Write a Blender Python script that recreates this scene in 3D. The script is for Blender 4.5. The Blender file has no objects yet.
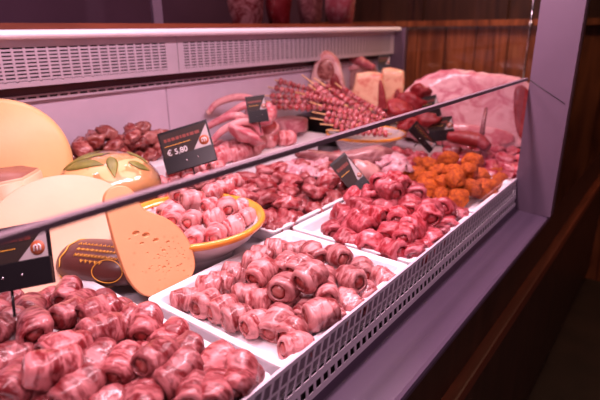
import bpy, bmesh, math, random
from mathutils import Vector, Matrix, noise, Euler
random.seed(7)
S = bpy.context.scene
COL = S.collection
PI = math.pi
# ------------------------------------------------------------------ camera
F = 495.0
CAM = Vector((0, 0, 1.25))
w = Vector((405, -175, F)).normalized()          # world +Y in camera axes (x right, y down, z forward)
v = Vector((20, 1400, F)); v = (v - v.dot(w) * w).normalized()   # world -Z
u = v.cross(w)
if u.x > 0: u = -u                               # world -X
RIGHT = Vector((-u.x, w.x, -v.x)); DOWN = Vector((-u.y, w.y, -v.y)); FWD = Vector((-u.z, w.z, -v.z))
cd = bpy.data.cameras.new('camera'); cam = bpy.data.objects.new('camera', cd); COL.objects.link(cam)
cd.sensor_width = 36; cd.lens = F / 600 * 36; cd.clip_start = 0.02
M = Matrix((RIGHT, -DOWN, -FWD)).transposed().to_4x4(); M.translation = CAM
cam.matrix_world = M
S.camera = cam
cd.dof.use_dof = True; cd.dof.focus_distance = 0.76; cd.dof.aperture_fstop = 4.6

def ray(px, py): return (px - 300) * RIGHT + (py - 200) * DOWN + F * FWD
def P(px, py, z=None, x=None, y=None):
    d = ray(px, py)
    if z is not None: t = (z - CAM.z) / d.z
    elif x is not None: t = x / d.x
    else: t = y / d.y
    return CAM + d * t
def RP(px, py, p0, n):
    d = ray(px, py); return CAM + d * ((p0 - CAM).dot(n) / d.dot(n))
def depth(p): return (p - CAM).dot(FWD)
def D(px, py, dep): return CAM + ray(px, py) * (dep / F)

# ------------------------------------------------------------------ materials
def newmat(name):
    m = bpy.data.materials.new(name); m.use_nodes = True
    nt = m.node_tree; b = nt.nodes['Principled BSDF']
    return m, nt, b
def N(nt, t, **k):
    n = nt.nodes.new(t)
    for a, b in k.items():
        if hasattr(n, a) and a not in n.inputs: setattr(n, a, b)
        else: n.inputs[a].default_value = b
    return n
def L(nt, a, b): nt.links.new(a, b)
def c4(c): return (c[0], c[1], c[2], 1)
def simple(name, col, rough=.5, metal=0, var=.06, scale=20, bump=0, coat=0, spec=.5):
    m, nt, b = newmat(name)
    tc = N(nt, 'ShaderNodeTexCoord'); no = N(nt, 'ShaderNodeTexNoise'); no.inputs['Scale'].default_value = scale
    no.inputs['Detail'].default_value = 4
    L(nt, tc.outputs['Object'], no.inputs['Vector'])
    r = N(nt, 'ShaderNodeValToRGB')
    r.color_ramp.elements[0].position = .3; r.color_ramp.elements[1].position = .7
    r.color_ramp.elements[0].color = c4([max(0, x * (1 - var * 2)) for x in col]); r.color_ramp.elements[1].color = c4([min(1, x * (1 + var)) for x in col])
    L(nt, no.outputs['Fac'], r.inputs['Fac']); L(nt, r.outputs['Color'], b.inputs['Base Color'])
    b.inputs['Roughness'].default_value = rough; b.inputs['Metallic'].default_value = metal
    b.inputs['Coat Weight'].default_value = coat; b.inputs['Specular IOR Level'].default_value = spec
    if bump:
        bp = N(nt, 'ShaderNodeBump'); bp.inputs['Strength'].default_value = bump; bp.inputs['Distance'].default_value = .003
        L(nt, no.outputs['Fac'], bp.inputs['Height']); L(nt, bp.outputs['Normal'], b.inputs['Normal'])
    return m
def meat(name, lean, fat, amount=.5, scale=45, aniso=(1, 1, 1), band=0, rough=.33, vary=.25, dark=None, bump=.5, marble=.65):
    """red muscle with fat: streaky noise, optional wrapped bands read from the mesh attribute 'band'"""
    dk = dark or .72; lean = (lean[0] * dk, lean[1] * dk * .85, lean[2] * dk); fat = (fat[0] * dk, fat[1] * dk * .88, fat[2] * dk * .95)
    m, nt, b = newmat(name)
    tc = N(nt, 'ShaderNodeTexCoord'); mp = N(nt, 'ShaderNodeMapping'); mp.inputs['Scale'].default_value = aniso
    oi = N(nt, 'ShaderNodeObjectInfo')
    ad = N(nt, 'ShaderNodeVectorMath', operation='SCALE'); ad.inputs[0].default_value = (7.3, 3.1, 5.7)
    L(nt, oi.outputs['Random'], ad.inputs['Scale']); L(nt, tc.outputs['Object'], mp.inputs['Vector']); L(nt, ad.outputs[0], mp.inputs['Location'])
    n1 = N(nt, 'ShaderNodeTexNoise'); n1.inputs['Scale'].default_value = scale; n1.inputs['Detail'].default_value = 3; n1.inputs['Distortion'].default_value = 1.2
    n2 = N(nt, 'ShaderNodeTexNoise'); n2.inputs['Scale'].default_value = scale * 3.2; n2.inputs['Detail'].default_value = 5; n2.inputs['Distortion'].default_value = .6
    L(nt, mp.outputs[0], n1.inputs['Vector']); L(nt, mp.outputs[0], n2.inputs['Vector'])
    lo = .62 - .24 * amount
    r1 = N(nt, 'ShaderNodeMapRange'); r1.inputs['From Min'].default_value = lo - .07; r1.inputs['From Max'].default_value = lo + .08
    L(nt, n1.outputs['Fac'], r1.inputs['Value'])
    r2 = N(nt, 'ShaderNodeMapRange'); r2.inputs['From Min'].default_value = .5; r2.inputs['From Max'].default_value = .66; r2.inputs['To Max'].default_value = marble
    L(nt, n2.outputs['Fac'], r2.inputs['Value'])
    mx = N(nt, 'ShaderNodeMath', operation='MAXIMUM'); L(nt, r1.outputs[0], mx.inputs[0]); L(nt, r2.outputs[0], mx.inputs[1])
    fac = mx.outputs[0]
    if band:
        at = N(nt, 'ShaderNodeAttribute'); at.attribute_name = 'band'
        mm = N(nt, 'ShaderNodeMath', operation='MULTIPLY_ADD'); L(nt, at.outputs['Fac'], mm.inputs[0]); mm.inputs[1].default_value = band
        sc = N(nt, 'ShaderNodeMath', operation='MULTIPLY'); L(nt, fac, sc.inputs[0]); sc.inputs[1].default_value = 1 - band * .6
        L(nt, sc.outputs[0], mm.inputs[2]); mm.use_clamp = True; fac = mm.outputs[0]
    mc = N(nt, 'ShaderNodeMix', data_type='RGBA'); mc.inputs['A'].default_value = c4(lean); mc.inputs['B'].default_value = c4(fat)
    L(nt, fac, mc.inputs['Factor'])
    hs = N(nt, 'ShaderNodeHueSaturation')
    vr = N(nt, 'ShaderNodeMapRange'); vr.inputs['To Min'].default_value = 1 - vary; vr.inputs['To Max'].default_value = 1 + vary * .6
    L(nt, oi.outputs['Random'], vr.inputs['Value']); L(nt, vr.outputs[0], hs.inputs['Value']); L(nt, mc.outputs['Result'], hs.inputs['Color'])
    L(nt, hs.outputs['Color'], b.inputs['Base Color'])
    b.inputs['Roughness'].default_value = rough; b.inputs['Specular IOR Level'].default_value = .35
    b.inputs['Coat Weight'].default_value = .30; b.inputs['Coat Roughness'].default_value = .08
    b.inputs['Subsurface Weight'].default_value = .0
    bp = N(nt, 'ShaderNodeBump'); bp.inputs['Strength'].default_value = bump; bp.inputs['Distance'].default_value = .002
    sm = N(nt, 'ShaderNodeMath', operation='ADD'); L(nt, n1.outputs['Fac'], sm.inputs[0]); L(nt, n2.outputs['Fac'], sm.inputs[1])
    L(nt, sm.outputs[0], bp.inputs['Height']); L(nt, bp.outputs['Normal'], b.inputs['Normal'])
    return m

MT = {}
MT['tray'] = simple('white_tray_plastic', (.83, .8, .82), .28, var=.015)
MT['deck'] = simple('steel_deck', (.62, .58, .62), .35, .3, var=.03)
MT['panel'] = simple('panel_metal', (.66, .55, .66), .33, .25, var=.02)
MT['duct'] = simple('duct_metal', (.64, .54, .62), .28, .35, var=.03)
MT['rail'] = simple('rail_plastic', (.85, .8, .86), .25, var=.01)
MT['grille'] = simple('grille_metal', (.80, .70, .78), .35, 0, var=.02)
MT['post'] = simple('post_metal', (.16, .105, .155), .4, .1, var=.02)
MT['fascia'] = simple('fascia_metal', (.105, .070, .115), .28, 0, var=.02, spec=.3)
MT['dark'] = simple('dark_recess', (.02, .012, .015), .6)
MT['innerwall'] = simple('inner_wall_grey', (.30, .24, .28), .3, .2)
MT['ductshadow'] = simple('duct_shadow_paint', (.09, .03, .04), .5)  # dark red-brown colour for the painted shade under the duct
MT['black'] = simple('black_plastic', (.010, .008, .010), .3, var=.02, spec=.3)
MT['edge'] = simple('glass_edge', (.19, .13, .155), .35, var=.02)
MT['chrome'] = simple('chrome', (.7, .7, .72), .15, 1.0, var=.02)
MT['floor'] = simple('floor_tiles', (.035, .02, .014), .5, var=.2, scale=6)
MT['mauve'] = simple('mauve_wall', (.10, .055, .085), .45, var=.1, scale=3)
MT['text'] = simple('printed_white', (.75, .72, .72), .5, var=.01)
MT['redtext'] = simple('printed_red', (.20, .03, .02), .5, var=.02)
MT['gold'] = simple('printed_gold', (.85, .42, .05), .35, var=.05)
MT['signcard'] = simple('sign_card', (.03, .018, .015), .55, var=.1, spec=.25)
MT['signcorner'] = simple('sign_corner_grey', (.42, .36, .36), .4, var=.03)
MT['orange'] = simple('orange_disc', (.40, .09, .03), .5, var=.02)
MT['orangerim'] = simple('orange_glaze', (.90, .36, .04), .15, var=.06, coat=.5)
MT['ceramic'] = simple('white_glaze', (.80, .72, .72), .12, var=.03, coat=.6)
MT['bamboo'] = simple('bamboo', (.85, .52, .24), .5, var=.1)
MT['bone'] = simple('bone', (.72, .42, .36), .4, var=.1, scale=60)
MT['leaf'] = simple('leaf', (.20, .20, .035), .45, var=.2, scale=50, bump=.3)
MT['brownwrap'] = simple('brown_wrapper', (.10, .028, .022), .4, var=.08, scale=30, bump=.3, coat=.15)
MT['lamp_white'] = simple('lamp_housing', (.7, .7, .7), .4)

def wood(name, c1, c2, rough=.4, sc=(1, 1, .12)):
    m, nt, b = newmat(name)
    tc = N(nt, 'ShaderNodeTexCoord'); mp = N(nt, 'ShaderNodeMapping'); mp.inputs['Scale'].default_value = sc
    n1 = N(nt, 'ShaderNodeTexNoise'); n1.inputs['Scale'].default_value = 14; n1.inputs['Detail'].default_value = 7; n1.inputs['Distortion'].default_value = 2
    L(nt, tc.outputs['Object'], mp.inputs[0]); L(nt, mp.outputs[0], n1.inputs['Vector'])
    r = N(nt, 'ShaderNodeValToRGB'); r.color_ramp.elements[0].position = .3; r.color_ramp.elements[1].position = .72
    r.color_ramp.elements[0].color = c4(c1); r.color_ramp.elements[1].color = c4(c2)
    L(nt, n1.outputs['Fac'], r.inputs[0]); L(nt, r.outputs[0], b.inputs['Base Color']); b.inputs['Roughness'].default_value = rough
    return m
MT['wood'] = wood('orange_brown_wood', (.10, .025, .010), (.36, .11, .04))
MT['darkwood'] = wood('dark_wood', (.022, .008, .004), (.06, .022, .012))
MT['redwood'] = wood('red_brown_wood', (.10, .02, .008), (.22, .05, .02), sc=(1, .12, 1))

def glassmat(name, tint, rough=.02, k=1.0):
    m = bpy.data.materials.new(name); m.use_nodes = True; nt = m.node_tree; nt.nodes.clear()
    o = N(nt, 'ShaderNodeOutputMaterial'); t = N(nt, 'ShaderNodeBsdfTransparent'); g = N(nt, 'ShaderNodeBsdfGlossy'); mx = N(nt, 'ShaderNodeMixShader')
    t.inputs[0].default_value = c4(tint); g.inputs['Roughness'].default_value = rough
    fr = N(nt, 'ShaderNodeFresnel'); fr.inputs[0].default_value = 1.45
    mu = N(nt, 'ShaderNodeMath', operation='MULTIPLY'); mu.inputs[1].default_value = k; L(nt, fr.outputs[0], mu.inputs[0])
    L(nt, mu.outputs[0], mx.inputs[0]); L(nt, t.outputs[0], mx.inputs[1]); L(nt, g.outputs[0], mx.inputs[2]); L(nt, mx.outputs[0], o.inputs[0])
    return m
MT['glass'] = glassmat('clear_glass', (.97, .97, .97), .01, .9)
MT['endglass'] = glassmat('smoked_end_glass', (.9, .86, .86), .02, 1.3)
MT['darkglass'] = glassmat('dark_glass', (.30, .16, .13), .05, 1.0)
MT['film'] = glassmat('cling_film', (.95, .93, .93), .12, 2.2)

def cheese(name, col, rind=None, bump=.2, spots=0):
    m, nt, b = newmat(name)
    tc = N(nt, 'ShaderNodeTexCoord'); n1 = N(nt, 'ShaderNodeTexNoise'); n1.inputs['Scale'].default_value = 14; n1.inputs['Detail'].default_value = 6
    L(nt, tc.outputs['Object'], n1.inputs[0])
    r = N(nt, 'ShaderNodeValToRGB'); r.color_ramp.elements[0].position = .3; r.color_ramp.elements[1].position = .7
    r.color_ramp.elements[0].color = c4([x * .9 for x in col]); r.color_ramp.elements[1].color = c4(col)
    L(nt, n1.outputs['Fac'], r.inputs[0]); out = r.outputs[0]
    if spots:
        vo = N(nt, 'ShaderNodeTexVoronoi'); vo.inputs['Scale'].default_value = 75; L(nt, tc.outputs['Object'], vo.inputs[0])
        mr = N(nt, 'ShaderNodeMapRange'); mr.inputs['From Min'].default_value = .05; mr.inputs['From Max'].default_value = .22; mr.inputs['To Min'].default_value = spots; mr.inputs['To Max'].default_value = 0
        L(nt, vo.outputs['Distance'], mr.inputs[0])
        mc = N(nt, 'ShaderNodeMix', data_type='RGBA'); L(nt, mr.outputs[0], mc.inputs['Factor']); L(nt, out, mc.inputs['A']); mc.inputs['B'].default_value = c4([col[0] * .7, col[1] * .5, col[2] * .4]); out = mc.outputs['Result']
    L(nt, out, b.inputs['Base Color']); b.inputs['Roughness'].default_value = .42
    b.inputs['Subsurface Weight'].default_value = .0
    n2 = N(nt, 'ShaderNodeTexNoise'); n2.inputs['Scale'].default_value = 120; L(nt, tc.outputs['Object'], n2.inputs[0])
    bp = N(nt, 'ShaderNodeBump'); bp.inputs['Strength'].default_value = bump; bp.inputs['Distance'].default_value = .001
    L(nt, n2.outputs['Fac'], bp.inputs['Height']); L(nt, bp.outputs[0], b.inputs['Normal'])
    return m
MT['cheese_pale'] = cheese('pale_cheese', (.76, .46, .28))
MT['cheese_gold'] = cheese('golden_rind', (.84, .48, .20))
MT['cheese_cut'] = cheese('orange_cut_cheese', (.92, .50, .23), spots=.45)
MT['rind_brown'] = cheese('brown_rind', (.30, .12, .08), bump=.6)
MT['rind_orange'] = cheese('orange_rind', (.74, .30, .12), bump=.5)

MT['bacon'] = meat('bacon_wrap', (.25, .020, .020), (.80, .38, .35), .46, 34, (2.4, .8, .8), .42, vary=.22, dark=0.76)
MT['bacon_fill'] = meat('bacon_filling', (.42, .05, .04), (.62, .22, .18), .35, 50)
MT['coppa'] = meat('coppa_wrap', (.22, .008, .012), (.76, .28, .27), .36, 40, (2.2, .8, .8), .28, vary=.28, dark=0.64)
MT['coppa_fill'] = meat('coppa_filling', (.36, .035, .03), (.60, .2, .17), .35, 50)
MT['beef'] = meat('red_beef_wrap', (.30, .008, .016), (.70, .20, .22), .34, 38, (2, .8, .8), .18, vary=.28, dark=.80)
MT['beef_fill'] = meat('red_beef_filling', (.42, .02, .03), (.6, .2, .2), .3, 50)
MT['lard'] = meat('pale_fat_wrap', (.52, .045, .045), (.88, .50, .46), .55, 30, (2, .8, .8), .26, vary=.2, dark=.84)
MT['cutlet'] = meat('cutlet_wrap', (.44, .03, .035), (.84, .42, .40), .45, 32, (2, .8, .8), .24, vary=.15, dark=.84)
MT['lard_fill'] = meat('red_spiral_filling', (.60, .06, .05), (.80, .38, .33), .45, 60, dark=0.8)
MT['chunk'] = meat('pork_chunk', (.34, .024, .028), (.62, .22, .21), .42, 38, vary=.28, dark=0.66)
MT['chunk_far'] = meat('far_meat', (.38, .026, .038), (.62, .18, .20), .38, 34, vary=.25)
MT['deepred'] = meat('deep_red_meat', (.30, .010, .014), (.42, .06, .06), .25, 30, vary=.2)
MT['deepred'].node_tree.nodes['Principled BSDF'].inputs['Coat Weight'].default_value = .08; MT['deepred'].node_tree.nodes['Principled BSDF'].inputs['Roughness'].default_value = .5
MT['steak'] = meat('pink_steak', (.66, .16, .17), (.82, .42, .40), .38, 26, vary=.08, marble=.3, dark=0.76)
MT['fatpink'] = meat('pink_fat', (.62, .20, .21), (.84, .46, .42), .55, 18, vary=.06, dark=0.9)
MT['fatpale'] = meat('pale_rim_fat', (.62, .26, .22), (.86, .58, .50), .6, 22, vary=.03, dark=.85)
MT['darkmuscle'] = meat('dark_muscle', (.22, .04, .03), (.50, .22, .17), .4, 40, vary=.03, dark=.9)
MT['slabfat'] = meat('slab_fat', (.62, .20, .22), (.84, .50, .48), .72, 14, (1, 1, 1.4), vary=.02, bump=.9, dark=0.82)
MT['yellowfat'] = meat('yellow_fat', (.74, .26, .15), (.92, .62, .36), .82, 20, vary=.03, bump=.8, dark=0.95)
MT['skewermeat'] = meat('skewer_meat', (.46, .016, .022), (.80, .34, .33), .45, 60, vary=.3, dark=0.68)
MT['dryskin'] = meat('dry_aged_skin', (.30, .06, .05), (.70, .40, .34), .5, 20, vary=.05)
MT['bread'] = meat('orange_breading', (.32, .050, .004), (.58, .135, .006), .5, 110, vary=.18, rough=.75, bump=1.0, dark=0.8)
MT['bread'].node_tree.nodes['Principled BSDF'].inputs['Coat Weight'].default_value = 0
MT['brownmeat'] = meat('brown_meat', (.30, .045, .035), (.58, .24, .19), .45, 38, vary=.3)
MT['tripe'] = meat('white_meat', (.62, .26, .28), (.82, .54, .54), .6, 50, vary=.1, dark=0.7)
MT['smoked'] = meat('smoked_rind', (.28, .10, .09), (.55, .30, .27), .4, 20, (1, .3, 1), vary=.05)

# ------------------------------------------------------------------ mesh helpers
def mesh_from(bm, mat, smooth=True, mats=None):
    me = bpy.data.meshes.new('m'); bm.normal_update(); bm.to_mesh(me); bm.free()
    for m_ in (mats or [mat]): me.materials.append(m_)
    if smooth:
        for p in me.polygons: p.use_smooth = True
    return me
def obj(name, data, parent=None, loc=None, rot=None, mw=None):
    o = bpy.data.objects.new(name, data); COL.objects.link(o)
    if data: data.name = name
    if parent: o.parent = parent
    if loc is not None: o.location = loc
    if rot is not None: o.rotation_euler = rot
    if mw is not None: o.matrix_world = mw
    return o
def empty(name, loc=(0, 0, 0), rot=(0, 0, 0)):
    o = bpy.data.objects.new(name, None); COL.objects.link(o); o.location = loc; o.rotation_euler = rot; o.empty_display_size = .02
    return o
def tag(o, label=None, cat=None, group=None, kind=None):
    if label: o['label'] = label
    if cat: o['category'] = cat
    if group: o['group'] = group
    if kind: o['kind'] = kind
    return o
def bx(bm, x0, x1, y0, y1, z0, z1):
    vs = [bm.verts.new((x, y, z)) for z in (z0, z1) for y in (y0, y1) for x in (x0, x1)]
    for f in ((0, 2, 3, 1), (4, 5, 7, 6), (0, 1, 5, 4), (2, 6, 7, 3), (0, 4, 6, 2), (1, 3, 7, 5)): bm.faces.new([vs[i] for i in f])
    return vs
def box(name, x0, x1, y0, y1, z0, z1, mat, parent=None, bev=0):
    bm = bmesh.new(); bx(bm, x0, x1, y0, y1, z0, z1)
    if bev: bmesh.ops.bevel(bm, geom=bm.edges[:], offset=bev, segments=2, affect='EDGES', profile=.6)
    return obj(name, mesh_from(bm, mat, False), parent)
def tube(bm, pts, rad, seg=8, cap=True):
    pts = [Vector(p) for p in pts]; n = len(pts)
    rs = rad if isinstance(rad, (list, tuple)) else [rad] * n
    rings = []; up = Vector((0, 0, 1))
    for i in range(n):
        t = (pts[min(i + 1, n - 1)] - pts[max(i - 1, 0)]).normalized()
        a = t.cross(up) if abs(t.dot(up)) < .95 else t.cross(Vector((1, 0, 0)))
        a.normalize(); b = t.cross(a).normalized()
        rings.append([bm.verts.new(pts[i] + (a * math.cos(k * 2 * PI / seg) + b * math.sin(k * 2 * PI / seg)) * rs[i]) for k in range(seg)])
    for i in range(n - 1):
        for k in range(seg):
            bm.faces.new((rings[i][k], rings[i][(k + 1) % seg], rings[i + 1][(k + 1) % seg], rings[i + 1][k]))
    if cap:
        bm.faces.new(rings[0][::-1]); bm.faces.new(rings[-1])
def tube_obj(name, pts, rad, mat, parent=None, seg=8):
    bm = bmesh.new(); tube(bm, pts, rad, seg); bmesh.ops.recalc_face_normals(bm, faces=bm.faces[:]); return obj(name, mesh_from(bm, mat), parent)
def lathe(profile, mat, seg=48, sx=1, sy=1, mats=None, mfun=None):
    bm = bmesh.new(); rings = []
    for r, z in profile:
        if r < 1e-5: rings.append([bm.verts.new((0, 0, z))])
        else: rings.append([bm.verts.new((r * sx * math.cos(k * 2 * PI / seg), r * sy * math.sin(k * 2 * PI / seg), z)) for k in range(seg)])
    for i in range(len(rings) - 1):
        a, b = rings[i], rings[i + 1]
        for k in range(seg):
            j = (k + 1) % seg
            if len(a) == 1 and len(b) == 1: continue
            if len(a) == 1: f = bm.faces.new((a[0], b[j], b[k]))
            elif len(b) == 1: f = bm.faces.new((a[k], a[j], b[0]))
            else: f = bm.faces.new((a[k], a[j], b[j], b[k]))
            if mfun: f.material_index = mfun(i)
    bmesh.ops.recalc_face_normals(bm, faces=bm.faces[:])
    return mesh_from(bm, mat, True, mats)
def lump(mat, sx, sy, sz, seed, amp=.25, freq=1.6, sub=3, fine=0.0, flat=None, box_=0.0):
    """irregular rounded piece"""
    bm = bmesh.new(); bmesh.ops.create_icosphere(bm, subdivisions=sub, radius=1)
    off = Vector((seed * 3.17, seed * 1.71, seed * 5.3))
    for vt in bm.verts:
        c = vt.co.copy()
        if box_:
            m_ = max(abs(c.x), abs(c.y), abs(c.z)); c = c.lerp(c / m_ * .85, box_)
        d = 1 + amp * noise.noise(c * freq + off) + amp * .45 * noise.noise(c * freq * 2.6 + off)
        if fine: d += fine * noise.noise(c * 9 + off) + fine * .6 * noise.noise(c * 17 + off)
        c = c * d
        c = Vector((c.x * sx, c.y * sy, c.z * sz))
        if flat is not None: c.z = max(c.z, flat)
        vt.co = c
    return mesh_from(bm, mat)
def roll_meshes(wm, fm, R, Ln, seed, nb=3.0, step=.10, amp=.12, seg=28, nl=22, skew=.35, cover=.86):
    """a slice of meat wound round a filling: outer wrap with overlapping turns and open ends, and the filling inside"""
    rnd = random.Random(seed)
    bm = bmesh.new(); lay = bm.verts.layers.float.new('band')
    off = Vector((seed * 2.3, seed * 4.1, seed * .7)); bend = rnd.uniform(-.22, .22); twist = rnd.choice((-1, 1))
    def prof(s):
        e = abs(2 * s - 1); return 1 - .30 * e ** 4
    def pt(s, th, rr, inner=0):
        x = (s - .5) * Ln + skew * .12 * R * math.cos(th + seed)
        ph = nb * s + twist * th / (2 * PI) * (1 if not inner else 0); fr = ph - math.floor(ph)
        nn = noise.noise(Vector((s * Ln * 42, math.cos(th) * 1.2, math.sin(th) * 1.2)) + off) + .3 * noise.noise(Vector((s * Ln * 120, math.cos(th) * 3, math.sin(th) * 3)) + off)
        rad = R * rr * prof(s) * (1 + (0 if inner else step * (fr ** 1.5)) + amp * nn)
        y = rad * math.cos(th); z = rad * math.sin(th) * .93
        y += bend * R * (2 * s - 1) ** 2
        return Vector((x, y, z)), fr
    rings = []
    path = [(.10 + (1 - cover) * .1, .62, 1), (.03, .70, 1), (0, .82, 0)] + [(i / nl, 1, 0) for i in range(1, nl)] + [(1, .82, 0), (.97, .70, 1), (.90, .62, 1)]
    for s, rr, inn in path:
        ring = []
        for k in range(seg):
            th = k * 2 * PI / seg; p, fr = pt(s, th, rr, inn); vt = bm.verts.new(p); vt[lay] = (1 if fr > .62 else fr * .35) if not inn else .9; ring.append(vt)
        rings.append(ring)
    for i in range(len(rings) - 1):
        for k in range(seg): bm.faces.new((rings[i][k], rings[i][(k + 1) % seg], rings[i + 1][(k + 1) % seg], rings[i + 1][k]))
    bmesh.ops.recalc_face_normals(bm, faces=bm.faces[:])
    wrap = mesh_from(bm, wm)
    bm = bmesh.new(); bmesh.ops.create_icosphere(bm, subdivisions=3, radius=1)
    for vt in bm.verts:
        c = vt.co; d = 1 + .10 * noise.noise(c * 2.5 + off) + .07 * noise.noise(c * 6 + off)
        e = abs(c.x)
        vt.co = Vector((c.x * Ln * .50 * d, c.y * R * .74 * (1 + .25 * e * e) * d + bend * R * c.x * c.x, c.z * R * .70 * (1 + .25 * e * e) * d))
    return wrap, mesh_from(bm, fm)

def ordinal(i): return ['first', 'second', 'third', 'fourth', 'fifth', 'sixth', 'seventh', 'eighth', 'ninth', 'tenth', 'eleventh', 'twelfth', 'thirteenth', 'fourteenth', 'fifteenth'][i]
def row_labels(items, nrows, what, where):
    """items: list of (px, py); says row from the front and place from the left"""
    idx = sorted(range(len(items)), key=lambda i: -items[i][1]); out = [None] * len(items)
    per = math.ceil(len(items) / nrows)
    rown = ['front row', 'second row', 'third row', 'fourth row', 'fifth row', 'sixth row', 'seventh row'] if nrows > 2 else ['front row', 'back row']
    for r in range(nrows):
        row = sorted(idx[r * per:(r + 1) * per], key=lambda i: items[i][0])
        for k, i in enumerate(row):
            pos = 'leftmost' if k == 0 else ('rightmost' if k == len(row) - 1 else ordinal(k) + ' from left')
            out[i] = '%s %s, %s %s' % (what, where, rown[r], pos)
    return out

def relax(ps, axes, rads, half, floor, box_=None, iters=60):
    """push overlapping pieces apart until they only touch; each is a short row of balls"""
    n = len(ps); ps = [Vector(p) for p in ps]; org = [p.copy() for p in ps]
    ks = (-1, 0, 1) if half > 0 else (0,)
    for it in range(iters):
        mv = [Vector() for _ in ps]
        for i in range(n):
            for j in range(i + 1, n):
                if (ps[i] - ps[j]).length > rads[i] + rads[j] + 2 * half: continue
                best = None
                for a in ks:
                    for b in ks:
                        d = (ps[i] + axes[i] * half * a) - (ps[j] + axes[j] * half * b); o = rads[i] + rads[j] - d.length
                        if o > 0 and (best is None or o > best[0]): best = (o, d)
                if best:
                    d = best[1]; d = d.normalized() if d.length > 1e-6 else Vector((0, 0, 1))
                    if ps[i].z < ps[j].z: d = Vector((d.x, d.y, d.z * 1.0))
                    d.z *= .7; mv[i] += d * best[0] * .3; mv[j] -= d * best[0] * .3
        for i in range(n):
            ps[i] += mv[i] + (org[i] - ps[i]) * .07 + Vector((0, 0, -.0006))
            ps[i].z = max(min(ps[i].z, org[i].z + .010), floor + rads[i] * .95)
            if box_:
                ps[i].x = min(max(ps[i].x, box_[0]), box_[1]); ps[i].y = min(max(ps[i].y, box_[2]), box_[3])
    return ps
def place_rolls(kind, cat, group, spots, variants, z0, dz, what, where, nrows, parts=('outer_slice', 'filling'), yawdef=0, yawj=25, seed=1, scl=.06, R=.019, Ln=.044, floor=.853, box_=None):
    rnd = random.Random(seed)
    ps, ax, sc_, eu = [], [], [], []
    for i, s in enumerate(spots):
        px, py, lev = s[:3]; yaw = s[3] if len(s) > 3 and s[3] is not None else yawdef + rnd.uniform(-yawj, yawj)
        e = Euler((rnd.uniform(-.25, .25), rnd.uniform(-.22, .22), math.radians(90 + yaw)))
        ps.append(P(px, py, z=z0 + (lev - 1) * dz)); eu.append(e); ax.append(e.to_matrix() @ Vector((1, 0, 0))); sc_.append((s[4] if len(s) > 4 else 1.0) * (1 + rnd.uniform(-scl, scl)))
    ps = relax(ps, ax, [R * .86 * k for k in sc_], Ln / 2 - R * .75, floor, box_)
    labs = row_labels([proj(p) for p in ps], nrows, what, where)
    for i, s in enumerate(spots):
        wv, fv = variants[i % len(variants)]
        r = empty(kind, ps[i], eu[i]); r.scale = (sc_[i],) * 3
        tag(r, labs[i], cat, group)
        obj(parts[0], wv, r); obj(parts[1], fv, r)
def place_lumps(kind, cat, group, spots, variants, z0, dz, what, where, nrows, seed=1, scl=.12, tilt=.5, R=.021, floor=.853):
    rnd = random.Random(seed); ks = [(s[3] if len(s) > 3 else 1) * (1 + rnd.uniform(-scl, scl)) for s in spots]
    ps = relax([P(s[0], s[1], z=z0 + (s[2] - 1) * dz) for s in spots], None or [Vector((1, 0, 0))] * len(spots), [R * k for k in ks], 0, floor)
    labs = row_labels([proj(p) for p in ps], nrows, what, where)
    for i, s in enumerate(spots):
        o = obj(kind, variants[i % len(variants)], None, ps[i], (rnd.uniform(-tilt, tilt), rnd.uniform(-tilt, tilt), rnd.uniform(0, 6.28)))
        o.scale = (ks[i],) * 3; tag(o, labs[i], cat, group)
def proj(p):
    q = p - CAM; d = q.dot(FWD); return 300 + F * q.dot(RIGHT) / d, 200 + F * q.dot(DOWN) / d

# ------------------------------------------------------------------ the counter
XF = -.30; XB = -1.18; YE = 2.18; YN = -.25; YP = 1.29; YG = 1.29
ZD = .845
case = empty('refrigerated_counter', (-.65, .8, 0)); tag(case, 'long refrigerated meat counter with perforated metal back and front air grille', 'display counter')
def cpart(name, *a, **k):
    o = box(name, *a, **k); o.parent = case; o.matrix_parent_inverse = case.matrix_basis.inverted(); return o
def adopt(o, par=None):
    par = par or case; o.parent = par; bpy.context.view_layer.update(); o.matrix_parent_inverse = par.matrix_world.inverted(); return o
bpy.context.view_layer.update()
cpart('display_deck', XB, XF - .006, YN, YE, ZD - .03, ZD, MT['deck'])
cpart('deck_body', XB, XF - .03, YN, YE, .55, ZD - .03, MT['dark'])
# back panels with a seam
seamY = P(167, 100, x=XB).y
cpart('back_panel', XB - .02, XB, YN, seamY - .0015, ZD, 1.14, MT['panel'])
cpart('back_panel', XB - .02, XB, seamY + .0015, YE, ZD, 1.14, MT['panel'])
cpart('duct_shadow_strip', XB, XB + .004, YN, YE, 1.114, 1.1395, MT['ductshadow'])  # dark strip painting in the shadow band beneath the duct
cpart('back_recess', XB - .03, XB - .021, YN, YE, ZD, 1.25, MT['dark'])
# perforated duct: front skin of bars
def perforated(y0, y1):
    bm = bmesh.new(); x0, x1 = -1.132, -1.130
    zt, zb = 1.242, 1.138
    py = .0247; n = int((y1 - y0 - .03) / py); ys = y0 + .015
    rows = 10; pz = (1.222 - 1.146) / rows
    bx(bm, x0, x1, y0, ys, zb, zt); bx(bm, x0, x1, ys + n * py, y1, zb, zt)
    bx(bm, x0, x1, ys, ys + n * py, 1.222, zt); bx(bm, x0, x1, ys, ys + n * py, zb, 1.146 + .002)
    for i in range(n): bx(bm, x0, x1, ys + i * py, ys + i * py + .0052, 1.146, 1.222)
    for j in range(rows): bx(bm, x0 + .0003, x1 - .0003, ys, ys + n * py, 1.146 + j * pz + .0032, 1.146 + (j + 1) * pz)
    # bottom lip folding back
    bx(bm, -1.165, x1, y0, y1, zb - .002, zb)
    return mesh_from(bm, MT['duct'], False)
sy2 = P(178, 55, x=-1.13).y
adopt(obj('perforated_duct', perforated(YN, sy2 - .001)))
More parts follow.
